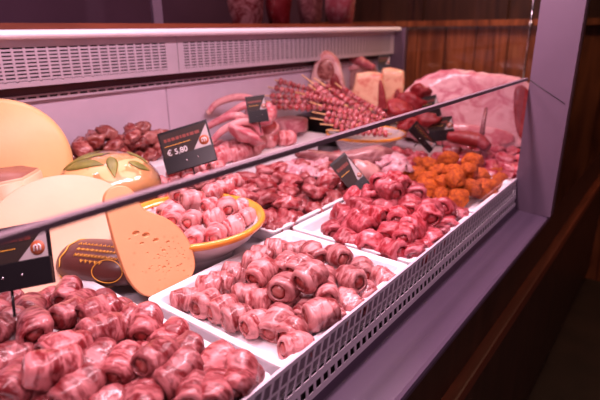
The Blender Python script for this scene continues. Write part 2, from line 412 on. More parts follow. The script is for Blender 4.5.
adopt(obj('perforated_duct', perforated(sy2 + .001, YE)))
cpart('duct_backing', -1.150, -1.143, YN, YE, 1.145, 1.243, MT['dark'])
# lower vent line: row of short slots
bm = bmesh.new()
bx(bm, XB, XB + .012, YN, YE, 1.100, 1.114)
ob = adopt(obj('lower_lip', mesh_from(bm, MT['duct'], False)))
bm = bmesh.new(); y = YN
while y < YE - .03:
    bx(bm, XB + .012, XB + .0125, y, y + .018, 1.106, 1.1105); y += .0247
adopt(obj('lip_slots', mesh_from(bm, MT['dark'], False)))
# rounded nose rail
bm = bmesh.new(); pr = []
for i in range(9):
    a = -PI / 2 + PI * i / 8; pr.append((-1.110 + .014 * math.cos(a), 1.2435 + .0095 * math.sin(a)))
pr += [(-1.165, 1.253), (-1.165, 1.234)]
ra = [bm.verts.new((x, YN, z)) for x, z in pr]; rb = [bm.verts.new((x, YE, z)) for x, z in pr]
for i in range(len(pr)): bm.faces.new((ra[i], ra[(i + 1) % len(pr)], rb[(i + 1) % len(pr)], rb[i]))
bm.faces.new(ra); bm.faces.new(rb); bmesh.ops.recalc_face_normals(bm, faces=bm.faces[:])
adopt(obj('top_rail', mesh_from(bm, MT['rail'], False)))
cpart('shelf_edge', -1.20, -1.125, YN, YE, 1.254, 1.266, MT['redwood'])
# back corner post
cpart('rear_post', -1.21, -1.075, YE, YE + .03, .55, 1.25, MT['post'])
# air grille: upright mesh wall
def bars(name, x0, x1, y0, y1, z0, z1, py, cols, axis):
    pass
pit = .0160; gy0 = YN + .1; n = int((YG - gy0) / pit)
GT, GM, GB = .885, .8415, .8125                  # top of the mesh, mesh meets slots, foot of the slots
def lean(bm):
    for vt in bm.verts: vt.co.x += (GT - vt.co.z) * .06
bm = bmesh.new(); gx = -.3025; gm = (GT + GM) / 2
for (a_, b_) in ((GT - .0050, GT), (gm - .0011, gm + .0011), (GM - .0016, GM + .0022)): bx(bm, gx - .0012, gx, gy0, YG, a_, b_)
bx(bm, gx - .004, gx, gy0, YG, GT - .0005, GT + .0008)
for k in range(n):
    y = gy0 + k * pit
    for (s0, s1, o_) in ((gm + .0011, GT - .005, 0), (GM + .0022, gm - .0011, pit * .5)):
        q = bx(bm, gx - .0010, gx - .0002, y + o_, y + o_ + .0036, s0, s1)
        for vt in q[4:]: vt.co.y += .0070
lean(bm); adopt(obj('air_grille_mesh', mesh_from(bm, MT['grille'], False)))
bm = bmesh.new()
for (a_, b_) in ((GM - .0080, GM - .0016), (GB, GB + .0085)): bx(bm, gx - .0010, gx + .0004, gy0, YG, a_, b_)
for k in range(n): bx(bm, gx - .0010, gx + .0002, gy0 + k * pit, gy0 + k * pit + .0050, GB + .0085, GM - .008)
lean(bm); adopt(obj('air_grille_slots', mesh_from(bm, MT['grille'], False)))
cpart('grille_channel', -.3075, -.3050, gy0, YG, .80, GM, MT['dark'])
cpart('grille_inner_wall', -.3112, -.3085, gy0, YG, GM, .880, MT['innerwall'])
# wide ledge below the grille
bm = bmesh.new(); pr = [(-.3085, GB + .001), (-.2985, GB + .001), (-.2965, GB - .004), (-.2930, .8030), (-.2230, .7985), (-.2180, .7965), (-.2165, .7920), (-.2180, .782), (-.3085, .782)]
ra = [bm.verts.new((x, YN, z)) for x, z in pr]; rb = [bm.verts.new((x, YP + .03, z)) for x, z in pr]
for i in range(len(pr)): bm.faces.new((ra[i], ra[(i + 1) % len(pr)], rb[(i + 1) % len(pr)], rb[i]))
bm.faces.new(ra); bm.faces.new(rb); bmesh.ops.recalc_face_normals(bm, faces=bm.faces[:])
adopt(obj('front_ledge', mesh_from(bm, MT['fascia'], False)))
cpart('front_skirt', -.26, -.235, YN, 3.4, .05, .781, MT['darkwood'])
cpart('bumper_ledge', -.240, -.212, YN, 3.4, .615, .645, MT['redwood'], bev=.004)
cpart('plinth', -.95, -.28, YN, YE, .0, .55, MT['darkwood'])
cpart('next_counter_glass', -.2215, -.2185, YP + .055, 3.4, .80, 1.75, MT['darkglass'])
# end post
po = cpart('front_post', -.305, -.213, YP, YP + .03, .80, 1.75, MT['post'])
bm = bmesh.new(); a0 = P(530, 80, y=YP - .0004); a1 = P(565, 104, y=YP - .0004)
tube(bm, [a0, a1], .0009, 6); adopt(obj('post_seam', mesh_from(bm, MT['dark'])))
# beyond the post: the next length of counter
cpart('next_counter_frame', -.222, -.213, YP + .034, YP + .05, .80, 1.75, MT['black'])
cpart('next_counter_panel', -.30, -.222, YP + .05, 3.4, .79, .84, MT['darkwood'])
cpart('case_lamp_housing', -.51, -.33, YN, YE, 1.70, 1.74, MT['lamp_white'])
# front glass with its polished upper edge
gl = empty('front_glass', (-.31, .5, .845)); tag(gl, 'low clear upright glass pane along the front of the counter with dark top edge', 'glass pane')
def gpart(name, *a, **k):
    o = box(name, *a, **k); adopt(o, gl); return o
bpy.context.view_layer.update()
ztop = 1.128
bm = bmesh.new(); q = [bm.verts.new(p) for p in ((-.3125, YN, .83), (-.3125, YP, .83), (-.3125, YP, ztop), (-.3125, YN, ztop))]; bm.faces.new(q)
adopt(obj('pane', mesh_from(bm, MT['glass'], False)), gl)
gpart('top_edge', -.3165, -.3085, YN, YP, ztop, ztop + .0065, MT['edge'], bev=.0012)
# end glass behind the slab
eg = empty('end_glass', (-.62, YE + .015, .845)); tag(eg, 'tall clear end glass closing the far end of the counter before the wooden wall', 'glass pane')
bpy.context.view_layer.update()
bm = bmesh.new(); q = [bm.verts.new(p) for p in ((-1.075, YE + .01, .845), (-.31, YE + .01, .845), (-.31, YE + .01, 1.6), (-1.075, YE + .01, 1.6))]; bm.faces.new(q)
adopt(obj('pane', mesh_from(bm, MT['endglass'], False)), eg)
cr0 = P(530, 0, y=YE - .0); cr1 = P(523, 80, y=YE - .0)
cr = tube_obj('edge_rod', [(cr1.x, YE, .85), (cr1.x, YE, 1.6)], .004, MT['chrome']); adopt(cr, eg)
kk = bmesh.new(); bmesh.ops.create_uvsphere(kk, u_segments=12, v_segments=8, radius=.009); 
kc = P(523, 24, y=YE); kb = obj('rod_clip', mesh_from(kk, MT['chrome']), None, (cr1.x, YE, kc.z)); adopt(kb, eg)

# ------------------------------------------------------------------ room
def struct(o): o['kind'] = 'structure'; return o
struct(box('floor', -3.5, 3.5, -1.5, 5, -.05, 0, MT['floor']))
# wall behind the counter (its lit glass doors are dark above the rail)
struct(box('wall_left', -2.0, -1.95, -1.5, 5, 0, 2.8, MT['mauve']))
def plank_wall(name, x0, x1, y, z0, z1, mat, n, dep=.03):
    bm = bmesh.new(); wd = (x1 - x0) / n
    for i in range(n): bx(bm, x0 + i * wd + .003, x0 + (i + 1) * wd - .003, y, y + dep, z0, z1)
    bx(bm, x0, x1, y + .02, y + dep + .02, z0, z1)
    return struct(obj(name, mesh_from(bm, mat, False)))
plank_wall('wall_back', -1.95, 2.4, 2.75, 0, 1.26, MT['wood'], 26)
struct(box('wall_upper', -1.95, 2.4, 2.80, 2.86, 1.28, 2.8, MT['darkwood']))
struct(box('trim_1', -1.95, 2.4, 2.72, 2.80, 1.255, 1.285, MT['wood']))
for i, xx in enumerate((-1.32, -.86, -.42, .1)):
    struct(box('trim_%d' % (i + 2), xx, xx + .05, 2.775, 2.80, 1.285, 2.8, MT['darkwood']))

# back glass doors over the rail and what hangs behind them
sd = empty('rear_glass_doors', (-1.05, .8, 1.26)); tag(sd, 'dark tinted rear glass doors above the white top rail', 'glass door'); bpy.context.view_layer.update()
MT['rearglass'] = glassmat('tinted_rear_glass', (.8, .68, .76), .05, 1.2)
for (y0, y1) in ((YN, .915), (.92, 2.18)):
    bm = bmesh.new(); q = [bm.verts.new(p) for p in ((-1.205, y0, 1.262), (-1.205, y1, 1.262), (-1.205, y1, 1.75), (-1.205, y0, 1.75))]; bm.faces.new(q)
    adopt(obj('pane', mesh_from(bm, MT['rearglass'], False)), sd)
adopt(box('door_stile', -1.211, -1.199, .90, .93, 1.262, 1.75, MT['post']), sd)

# ------------------------------------------------------------------ trays
def tray(label, x0, x1, y0, y1, z=ZD + .001, h=.028, kind='display_tray'):
    bm = bmesh.new()
    def ring(x0, x1, y0, y1, z, r, n=5):
        pts = []
        for (cx, cy, a0) in ((x1 - r, y1 - r, 0), (x0 + r, y1 - r, 90), (x0 + r, y0 + r, 180), (x1 - r, y0 + r, 270)):
            for i in range(n + 1):
                a = math.radians(a0 + 90 * i / n); pts.append(bm.verts.new((cx + r * math.cos(a), cy + r * math.sin(a), z)))
        return pts
    def rr(i, z, r): return ring(x0 + i, x1 - i, y0 + i, y1 - i, z, r)
    rs = [rr(.010, z, .006), rr(.004, z + h - .006, .009), rr(0, z + h - .004, .011), rr(0, z + h, .011), rr(.0015, z + h + .001, .010), rr(.010, z + h, .008), rr(.013, z + h - .003, .007), rr(.020, z + .008, .01), rr(.024, z + .005, .01)]
    n = len(rs[0])
    for a, b in zip(rs, rs[1:]):
        for k in range(n): bm.faces.new((a[k], a[(k + 1) % n], b[(k + 1) % n], b[k]))
    bm.faces.new(rs[0][::-1]); bm.faces.new(rs[-1]); bmesh.ops.recalc_face_normals(bm, faces=bm.faces[:])
    o = obj(kind, mesh_from(bm, MT['tray'], False)); tag(o, label, 'tray', 'white plastic trays'); return o
tray('white tray nearest the viewer, heaped with dark red coppa rolls', -.845, -.312, .03, .352)
tray('square white tray in the middle holding pale bacon rolls', -.577, -.312, .368, .703)
tray('white tray under the deep red beef rolls by the grille', -.577, -.312, .712, 1.008)
tray('white tray under the orange breaded nuggets', -.577, -.312, 1.018, 1.30)
tray('white tray of mixed pork pieces behind the cheese bowl', -.90, -.588, .672, 1.10)
tray('white tray at far right holding pink meat slices', -.56, -.312, 1.31, 1.66)
tray('narrow white tray of small pink meat behind the mixed pork', -.86, -.588, 1.11, 1.42)

# ------------------------------------------------------------------ big tray: bacon rolls
VB = [roll_meshes(MT['bacon'], MT['bacon_fill'], .0190, .044, i + 1, nb=1.9, step=.10, amp=.16) for i in range(7)]
big = [(194, 294, 1, -38, 1.0), (207, 283, 1.2, -55), (221, 277, 1.2, -60), (236, 270, 1.3, -60), (212, 303, 1, 0), (228, 305, 1, -12), (244, 311, 1, -25), (263, 318, 1, -10), (279, 322, 1, 12, 1.1), (291, 330, 1, 0),
       (306, 338, 1, -25), (247, 291, 1.3, -40), (265, 300, 1.3, -60), (251, 262, 1.6, -60), (264, 272, 2, 0, 1.12), (283, 262, 2.2, 10, 1.1), (262, 252, 1.4, -70), (276, 245, 1.3, -60), (296, 248, 1.6, -40),
       (290, 293, 1.9, 20, 1.1), (310, 277, 3.0, -8, 1.05), (314, 249, 2.8, 60, 1.05), (337, 252, 2.8, 65, 1.1), (328, 274, 2.2, 20), (347, 280, 1.9, 70, 1.0), (323, 294, 2.0, 45), (308, 306, 1.3, 10), (326, 315, 1.3, -30, 1.05),
       (350, 301, 1.4, 70, 1.1), (367, 288, 1.3, 60), (379, 275, 1.0, 75), (365, 268, 1.1, 40), (352, 262, 1.1, 20), (341, 318, 1, 50, .95), (272, 290, 1.2, 20), (283, 304, 1.1, 0), (300, 262, 2.6, 0)]
big = [s if len(s) > 3 else s + (None,) for s in big]
place_rolls('bacon_roll', 'meat roll', 'bacon-wrapped rolls on the square tray', big, VB, .8745, .0215, 'pale bacon roll', 'on the square tray', 5, seed=3, R=.0195, Ln=.044, box_=(-.555, -.332, .39, .685))

# ------------------------------------------------------------------ near tray: coppa rolls
VA = [roll_meshes(MT['coppa'], MT['coppa_fill'], .0185, .050, i + 21, nb=1.2, step=.07, amp=.26) for i in range(7)]
near = [(26, 303, 2.4, 60), (5, 328, 2.4, 20), (39, 326, 3, 70), (67, 310, 3, 20), (46, 296, 1.6), (73, 289, 2, 40), (104, 309, 3, 0, 1.1), (122, 302, 1.2), (99, 335, 2.8, -10, 1.1), (80, 349, 3.4, 0, 1.05), (60, 368, 3.6, -20, 1.1),
        (40, 350, 2.4, 50), (9, 357, 2.2, 0, 1.1), (20, 387, 2.4, 40, 1.1), (50, 396, 2.4, 60), (105, 382, 2.2, 30), (80, 399, 2.2, 60), (119, 320, 2.2, 10), (143, 327, 2, 40), (172, 338, 1.6, 20, 1.05), (128, 350, 2, 0), (147, 362, 2.2, 40),
        (168, 367, 2.4, 10, 1.05), (194, 343, 1.0, 10, .9), (207, 356, 1.0, 0), (187, 380, 2, 0, 1.05), (212, 388, 1.8, 40, 1.05), (130, 382, 2.1, -10), (150, 392, 2.3, 50), (112, 398, 2.2, 0), (230, 365, 1, 10, .95), (254, 380, 1, 20), (236, 394, 1.2, 30), (182, 358, 1.4, 20),
        (88, 302, 1.3, 30), (12, 305, 1.3, 30), (90, 375, 1.5, 0), (70, 332, 1.7, 40), (180, 402, 1.8, 20), (14, 410, 2, 40), (268, 396, .9, 20, .9), (-12, 345, 2, 10), (-8, 380, 2, 10), (150, 308+6, 1, 20, .9), (60, 412, 2.2, 30), (215, 408, 1.5, 20), (98, 300, .9, 40), (222, 376, 1.6, 10), (246, 396, 1.3, 40), (30, 370, 2.4, 0), (120, 365, 2.4, 30), (95, 355, 2.8, 20), (165, 388, 2, 0), (5, 305, 2, 20), (110, 335, 2.2, 60), (70, 385, 2.8, 10), (138, 338, 1.6, 0)]
near = [s if len(s) > 3 else s + (None,) for s in near]
place_rolls('coppa_roll', 'meat roll', 'dark coppa rolls on the nearest tray', near, VA, .8755, .019, 'dark red coppa roll', 'on the nearest tray', 6, seed=5, yawj=30, R=.0183, Ln=.049, box_=(-.83, -.332, -.2, .322))

# ------------------------------------------------------------------ red beef rolls
VC = [roll_meshes(MT['beef'], MT['beef_fill'], .0225, .050, i + 41, nb=1.0, step=.09, amp=.38) for i in range(6)]
red = [(333, 228, 1, 40, 1.0), (345, 213, 1.6, 60, 1.1), (352, 240, 1, 80, 1.0), (365, 221, 2, 70, 1.25), (374, 242, 1, 20, 1.1), (390, 228, 2, 10, 1.0), (394, 252, 1, 70, 1.1), (412, 246, 1.2, 30), (404, 238, 1.6, 10, .9), (412, 222, 2.3, 0, 1.05), (386, 205, 2.8, 10, 1.25),
       (366, 203, 2.4, 60, 1.1), (390, 187, 4, 60, 1.1), (374, 190, 3.2, 40, 1), (408, 203, 3, 20, 1.0), (428, 208, 2.3, 40, 1.05), (434, 221, 1.6, 20), (424, 238, 1.2, 60), (443, 207, 1.8, 10, 1), (446, 222, 1, 30, 1), (401, 193, 3.2, 40), (357, 195, 2, 70), (455, 212, 1.0, 20, .85), (420, 196, 1.8, 0), (381, 183, 4, 20), (396, 183, 4.2, 70), (408, 190, 3.6, 30), (452, 203, 1.4, 60), (420, 214, 2.6, 50), (378, 213, 2.6, 80), (402, 214, 2.6, 20), (437, 246, 1, 40, .85), (450, 232, 1, 10, .9)]
place_rolls('beef_roll', 'meat roll', 'deep red beef rolls beside the grille', red, VC, .876, .021, 'deep red beef roll', 'heaped by the grille', 4, seed=9, R=.021, Ln=.050, box_=(-.555, -.332, .735, .99))

# ------------------------------------------------------------------ orange nuggets
VD = [lump(MT['bread'], .027, .022, .021, i + 3, .22, 1.4, 4, .05) for i in range(5)]
nug = [(430, 162, 2), (449, 156, 3), (473, 158, 3), (455, 169, 3, 1.05), (468, 168, 2.9), (456, 177, 2.6), (443, 181, 2, .95), (469, 183, 2.1), (416, 171, 1.6, 1), (428, 177, 1.8, 1), (412, 186, 1.1), (429, 190, 1, 1.25), (456, 196, 1, 1.2), (483, 190, 1, 1.2), (482, 175, 1.7, 1.05), (500, 178, 1, 1),
       (402, 176, 1, 1), (439, 169, 2.2), (442, 193, 1, .9), (454, 188, 1.4, .9), (496, 171, 1.0), (404, 189, 1.0), (510, 173, .8, .85), (490, 182, 1, .9), (419, 161, 1.3)]
place_lumps('breaded_nugget', 'breaded nugget', 'orange breaded nuggets', nug, VD, .876, .024, 'bright orange crumbed nugget', 'on the right tray', 4, seed=11, tilt=.3)

# ------------------------------------------------------------------ mixed pork tray
VF = [lump(MT['chunk'], .030, .021, .015, i + 13, .55, 1.5, 3, .05) for i in range(7)]
rnd = random.Random(17); mixs = []
yy = .69
while yy < 1.09:
    xx = -.875
    while xx < -.60:
        mixs.append((xx + rnd.uniform(-.012, .012), yy + rnd.uniform(-.012, .012), rnd.choice((1, 1.3, 1.6)))); xx += .044
    yy += .047
inner = [(xx + .02 * math.sin(i * 2.1), yy, lev + 1.3) for i, (xx, yy, lev) in enumerate(mixs) if -.85 < xx < -.63 and .74 < yy < 1.04]
def proj(p):
    q = p - CAM; d = q.dot(FWD); return 300 + F * q.dot(RIGHT) / d, 200 + F * q.dot(DOWN) / d
def world_lumps(kind, cat, group, pts, variants, what, where, nrows, seed, tilt=.5, scl=.15):
    """pts: (x, y, z)"""
    pts = relax(pts, [Vector((1, 0, 0))] * len(pts), [.0175] * len(pts), 0, min(p[2] for p in pts) - .018)
    rnd = random.Random(seed); labs = row_labels([proj(Vector(p)) for p in pts], nrows, what, where)
    for i, p in enumerate(pts):
        k = 1 + rnd.uniform(-scl, scl)
        o = obj(kind, variants[i % len(variants)], None, p, (rnd.uniform(-tilt, tilt), rnd.uniform(-tilt, tilt), rnd.uniform(0, 6.28))); o.scale = (k, k, k); tag(o, labs[i], cat, group)
world_lumps('pork_piece', 'meat piece', 'mixed pork pieces on the tray behind the bowl', [(x, y, .868 + (l - 1) * .018) for x, y, l in mixs + inner], VF, 'irregular pork piece', 'right of the bowl', 7, 19)

# ------------------------------------------------------------------ bowl with pale rolls
bc = P(192, 206, z=.925); bc = Vector((-.695, .56, ZD))
bw = empty('serving_bowl', bc); tag(bw, 'white ceramic bowl with an orange glazed rim full of pale meat rolls', 'bowl')
R0 = .135
obj('bowl_body', lathe([(0, .002), (.070, .002), (.072, 0), (.080, .0), (.083, .014), (.093, .022), (R0 * .9, .045), (R0, .066), (R0 + .002, .070), (R0 - .004, .070), (R0 * .88, .050), (.06, .024), (0, .020)], MT['ceramic'], 56), bw)
obj('orange_rim', lathe([(R0 - .010, .0640), (R0 - .003, .0745), (R0 + .003, .0750), (R0 + .006, .070), (R0 + .003, .0635), (R0 - .003, .0600)], MT['orangerim'], 56), bw)
VE = [roll_meshes(MT['lard'], MT['lard_fill'], .0175, .042, i + 61, nb=2.0, step=.18, amp=.12) for i in range(5)]
bowl = [(193, 197, 2.6, -20, 1.1), (193, 217, 1.8, 30, 1.05), (213, 214, 1.8, -25, 1.05), (212, 188, 2.4, -20), (224, 184, 2.2, -30), (227, 203, 2.1, 50, 1.05), (233, 221, 1.1, -20), (246, 213, 1.2, 10, .95), (215, 230, 1.0, 40), (194, 231, 1.0, 30), (174, 213, 2, 40, 1.1), (176, 228, .9, 30),
        (165, 207, 1.7, 10), (206, 167, 2, -10), (190, 177, 2.3, 60), (178, 190, 2.6, 50), (155, 215, 1.1, 20), (208, 201, 2.2, 0, .9), (240, 203, 1.4, 0, .9), (237, 193, 1.6, 10, .9), (162, 192, 1.8), (172, 180, 1.6), (222, 172, 1.4), (150, 203, 1.1), (176, 171, 2.3), (191, 166, 2.5), (160, 181, 2.0), (203, 176, 2.6), (216, 167, 2.0), (232, 178, 1.7), (148, 192, 1.4)]
bowl = [s if len(s) > 3 else s + (None,) for s in bowl]
place_rolls('fat_wrapped_roll', 'meat roll', 'pale fat-wrapped rolls in the bowl', bowl, VE, .908, .020, 'small pale fat-wrapped roll', 'in the orange-rimmed bowl', 4, seed=23, R=.0165, Ln=.042, floor=.875)

# ------------------------------------------------------------------ cheeses
# golden wheel standing against the back panel
cw = empty('whole_cheese', (0, 0, 0)); tag(cw, 'tall golden cheese wheel leaning against the back panel at far left', 'cheese')
Rw = .128
prof = [(0, -.045), (Rw * .88, -.045), (Rw * .96, -.038), (Rw, -.02), (Rw * 1.01, 0), (Rw, .02), (Rw * .96, .038), (Rw * .88, .045), (0, .045)]
o = obj('rind', lathe(prof, MT['cheese_gold'], 72), cw, (0, 0, Rw)); o.rotation_euler = (0, math.radians(72), math.radians(-25))
cpos = P(4, 163, x=-1.08); cw.location = (cpos.x, cpos.y, cpos.z - Rw)
# half wheel with flat pale face toward the viewer
hw = empty('half_cheese', (0, 0, 0)); tag(hw, 'pale half cheese wheel with its broad cut face up, left of the wrapped packet', 'cheese')
hp = P(67, 233, z=.920)
prof = [(0, -.07), (.10, -.07), (.120, -.06), (.128, -.04), (.130, -.01), (.127, -.001), (.124, 0), (0, 0.0005)]
o = obj('cheese_body', lathe(prof, MT['cheese_pale'], 72, mats=[MT['cheese_pale'], MT['cheese_gold']], mfun=lambda i: 1 if i < 5 else 0), hw)
nrm = (CAM - hp).normalized(); ax = Vector((nrm.x * .8, nrm.y * .8, .95)).normalized()
hw.location = hp; hw.rotation_euler = ax.to_track_quat('Z', 'Y').to_euler()
# brown-topped wedge at the left frame edge
cz = P(-5, 181, z=.985)
bm = bmesh.new(); pts = [(-.13, -.03), (.055, -.045), (.075, .0), (.05, .07), (-.13, .09)]
lo = [bm.verts.new((x, y, 0)) for x, y in pts]; hi = [bm.verts.new((x * .97, y * .97, .150)) for x, y in pts]
for i in range(5):
    f = bm.faces.new((lo[i], lo[(i + 1) % 5], hi[(i + 1) % 5], hi[i])); f.material_index = 0
f = bm.faces.new(hi); f.material_index = 1; bm.faces.new(lo[::-1]); bmesh.ops.bevel(bm, geom=bm.edges[:], offset=.006, segments=3, affect='EDGES')
me = mesh_from(bm, None, True, [MT['cheese_pale'], MT['rind_brown']])
o = obj('cheese_wedge', me, None, (cz.x, cz.y, .847), (0, 0, math.radians(20))); tag(o, 'thick cheese wedge with a brown rind on top at the left edge of the view', 'cheese')
# leaf-wrapped cheese dome under film
lp = P(110, 188, z=.93)
dome = empty('leaf_wrapped_cheese', (lp.x, lp.y, .885)); tag(dome, 'round golden cheese with green leaves under clear film, below the small dark meat pile', 'cheese')
rd = .108; HD = .035; HH = .085
pf = [(0, 0)] + [(rd * math.cos(a) ** .7, HD + .055 * math.sin(a)) for a in [(-.5 + i * .12) for i in range(5)]] + [(rd * math.cos(a) ** .8, HD + HH * math.sin(a)) for a in [.1 + i * .147 for i in range(10)]] + [(0, HD + HH + .0005)]
obj('cheese_body', lathe(pf, MT['cheese_gold'], 56), dome)
def on_dome(x, y):
    r = min(.999, math.hypot(x, y) / rd); return HD + HH * math.sqrt(max(0, 1 - r ** 2.4)) + .0015
def leaf(parent, cx, cy, ang, ln, wd):
    bm = bmesh.new(); rows = []
    for i in range(13):
        s = i / 12; hwid = wd * math.sin(PI * min(1, s * 1.02)) ** .8 * (1 - .3 * s)
        r_ = []
        for j in (-1, -.5, 0, .5, 1):
            lx = (s - .5) * ln; ly = j * hwid
            x = cx + lx * math.cos(ang) - ly * math.sin(ang); y = cy + lx * math.sin(ang) + ly * math.cos(ang)
            r_.append(bm.verts.new((x, y, on_dome(x, y) + .001 * (1 - abs(j)))))
        rows.append(r_)
    for a, b in zip(rows, rows[1:]):
        for j in range(4): bm.faces.new((a[j], a[j + 1], b[j + 1], b[j]))
    o = obj('leaf', mesh_from(bm, MT['leaf']), parent); o.modifiers.new('s', 'SOLIDIFY').thickness = .0012
leaf(dome, .01, -.055, .5, .085, .017); leaf(dome, -.02, -.035, .9, .10, .018); leaf(dome, .055, -.02, -.5, .06, .013); leaf(dome, .03, .055, .2, .055, .014); leaf(dome, .07, .03, 1.2, .04, .012); leaf(dome, -.055, -.01, 1.2, .08, .015)
fb = [(0, HD + HH + .0035)] + [(min(rd + .004, (rd + .003) * math.sin(a)), HD + (HH + .0035) * math.cos(a)) for a in [i * .13 for i in range(1, 13)]] + [(rd + .012, .004)]
fm = lathe(fb, MT['film'], 40)
for vt in fm.vertices:
    vt.co += vt.co.normalized() * (.0025 * noise.noise(vt.co * 60))
obj('film', fm, dome)

# cut pear-shaped cheese, flat face to the viewer
B0 = P(150, 298, z=.858); n0 = (CAM - B0); n0 = Vector((n0.x, n0.y, 0)).normalized(); n0 = Vector((n0.x, n0.y, .30)).normalized()
n0 = (Matrix.Rotation(math.radians(14), 3, 'Z') @ n0)
outl = [(105, 193), (112, 187), (121, 185), (129, 187), (135, 193), (139, 201), (144, 209), (153, 213), (165, 217), (176, 224), (186, 235), (193, 248), (196, 262), (195, 272), (189, 282), (178, 290), (165, 296), (152, 298), (141, 295), (131, 285), (124, 272), (119, 258), (114, 243), (110, 228), (106, 212), (103, 201)]
def smooth_loop(pts, n=3):
    for _ in range(n):
        out = []
        for i in range(len(pts)):
            a, b = Vector(pts[i]), Vector(pts[(i + 1) % len(pts)]); out += [tuple(a * .75 + b * .25), tuple(a * .25 + b * .75)]
        pts = out
    return pts
ol = smooth_loop(outl, 2)
cen = RP(150, 250, B0, n0)
Zax = n0; Xax = Vector((0, 0, 1)).cross(Zax).normalized(); Yax = Zax.cross(Xax)
MW = Matrix((Xax, Yax, Zax)).transposed().to_4x4(); MW.translation = cen; MI = MW.inverted()
loc = [MI @ RP(x, y, B0, n0) for x, y in ol]
bm = bmesh.new(); rings = []
c2 = Vector((sum(p.x for p in loc) / len(loc), sum(p.y for p in loc) / len(loc), 0))
for (dz_, ins) in ((0, .002), (-.002, 0), (-.008, -.0005), (-.018, .003), (-.028, .010), (-.034, .020), (-.037, .030)):
    ring = []
    for i, p in enumerate(loc):
        t = (loc[(i + 1) % len(loc)] - loc[i - 1]).normalized(); nn = Vector((-t.y, t.x, 0))
        if (c2 - p).dot(nn) < 0: nn = -nn
        ring.append(bm.verts.new((p.x + nn.x * ins, p.y + nn.y * ins, dz_)))
    rings.append(ring)
for a, b in zip(rings, rings[1:]):
    for k in range(len(a)):
        f = bm.faces.new((a[k], a[(k + 1) % len(a)], b[(k + 1) % len(a)], b[k])); f.material_index = 1
f = bm.faces.new(rings[0]); f.material_index = 0; f = bm.faces.new(rings[-1][::-1]); f.material_index = 1
bmesh.ops.recalc_face_normals(bm, faces=bm.faces[:])
me = mesh_from(bm, None, False, [MT['cheese_cut'], MT['rind_orange']])
for p in me.polygons: p.use_smooth = p.material_index == 1 and len(p.vertices) == 4
cut = obj('cut_cheese', me, None, mw=MW); tag(cut, 'orange pear-shaped half cheese standing upright with small holes in its cut face', 'cheese')
bm = bmesh.new(); rnd = random.Random(4)
holes = [(136, 233, 2.6), (146, 235, 2.8), (151, 237, 2.0), (156, 240, 2.2), (161, 241, 1.4), (137, 236, 1.6)]
for _ in range(80):
    a = rnd.gauss(166, 13); b = rnd.gauss(255, 13)
    if 128 < a < 188 and 238 < b < 284: holes.append((a, b, rnd.choice((.5, .6, .8, 1.0, 1.5))))
done = []
for (hx, hy, hr) in holes:
    c = MI @ RP(hx, hy, B0, n0); s = hr * .0019
    if any((c - q_).length < s * 1.3 + q2 * 1.3 for q_, q2 in done): continue
    done.append((c, s))
    g = bmesh.ops.create_icosphere(bm, subdivisions=2, radius=1)
    for vt in g['verts']: vt.co = Vector((vt.co.x * s * 1.2 + c.x, vt.co.y * s * .8 + c.y, vt.co.z * max(s * .9, .0012)))
cutter = obj('cutter', mesh_from(bm, MT['cheese_cut']), None, mw=MW)
md = cut.modifiers.new('b', 'BOOLEAN'); md.object = cutter; md.operation = 'DIFFERENCE'; md.solver = 'EXACT'
bpy.context.view_layer.update()
dg = bpy.context.evaluated_depsgraph_get(); nm = bpy.data.meshes.new_from_object(cut.evaluated_get(dg)); cut.modifiers.clear(); cut.data = nm; nm.name = 'cut_cheese'
bpy.data.objects.remove(cutter)

# brown packet with gold scalloped print
pk = P(106, 262, z=.885)
pack = empty('cheese_packet', (pk.x, pk.y, .852)); tag(pack, 'dark brown packet with gold print lying between the pale wheel and the cut cheese', 'packet')
pack.rotation_euler = (0, 0, math.radians(24)); pack.scale = (1.12, 1.12, 1.05)
bm = bmesh.new(); rings = []
for i in range(15):
    s = i / 14; x = (s - .5) * .12; e = 1 - .25 * abs(2 * s - 1) ** 4
    rings.append([bm.verts.new((x, .045 * e * math.cos(a), .030 + .034 * e * math.sin(a) * (1 if math.sin(a) > 0 else .85))) for a in [k * 2 * PI / 28 for k in range(28)]])
for a, b in zip(rings, rings[1:]):
    for k in range(28): bm.faces.new((a[k], a[(k + 1) % 28], b[(k + 1) % 28], b[k]))
bm.faces.new(rings[0]); bm.faces.new(rings[-1]); bmesh.ops.recalc_face_normals(bm, faces=bm.faces[:])
obj('wrapper', mesh_from(bm, MT['brownwrap']), pack)
def surf(x, a, lift=.0008):
    s = x / .12 + .5; e = 1 - .25 * abs(2 * s - 1) ** 4
    return (x, (.045 * e + lift) * math.cos(a), .030 + (.034 * e + lift) * math.sin(a))
bm = bmesh.new()
for sx in (-.052,):
    pts = []
    for k in range(61):
        a = -2.9 + k * 2.9 * 2 / 60; pts.append(surf(sx + .004 * abs(math.sin(k * .45)), a))
    tube(bm, pts, .0009, 5)
pts = [surf(.030 + .022 * math.cos(t), 2.85 + .5 * math.sin(t)) for t in [i * 2 * PI / 40 for i in range(41)]]; tube(bm, pts, .0007, 5)
obj('gold_border', mesh_from(bm, MT['gold']), pack)
bm = bmesh.new(); rnd = random.Random(2)
for r_, (a, x0, x1) in enumerate(((1.75, -.035, .045), (2.02, -.030, .045), (2.28, -.028, .045), (2.5, -.015, .02))):
    x = x0
    while x < x1:
        l_ = rnd.uniform(.003, .006); tube(bm, [surf(x + t * l_, a + .07 * math.sin(t * 9 + r_)) for t in (0, .25, .5, .75, 1)], .0007, 4); x += l_ + .002
obj('gold_print', mesh_from(bm, MT['gold']), pack)
bm = bmesh.new()
for k in range(10):
    a = -2.6 + k * .3; tube(bm, [surf(-.058, a), (-.068 - .006 * math.sin(k * 2.1), .055 * math.cos(a), .028 + .03 * math.sin(a))], [.001, .004], 5)
obj('film_end', mesh_from(bm, MT['film']), pack)

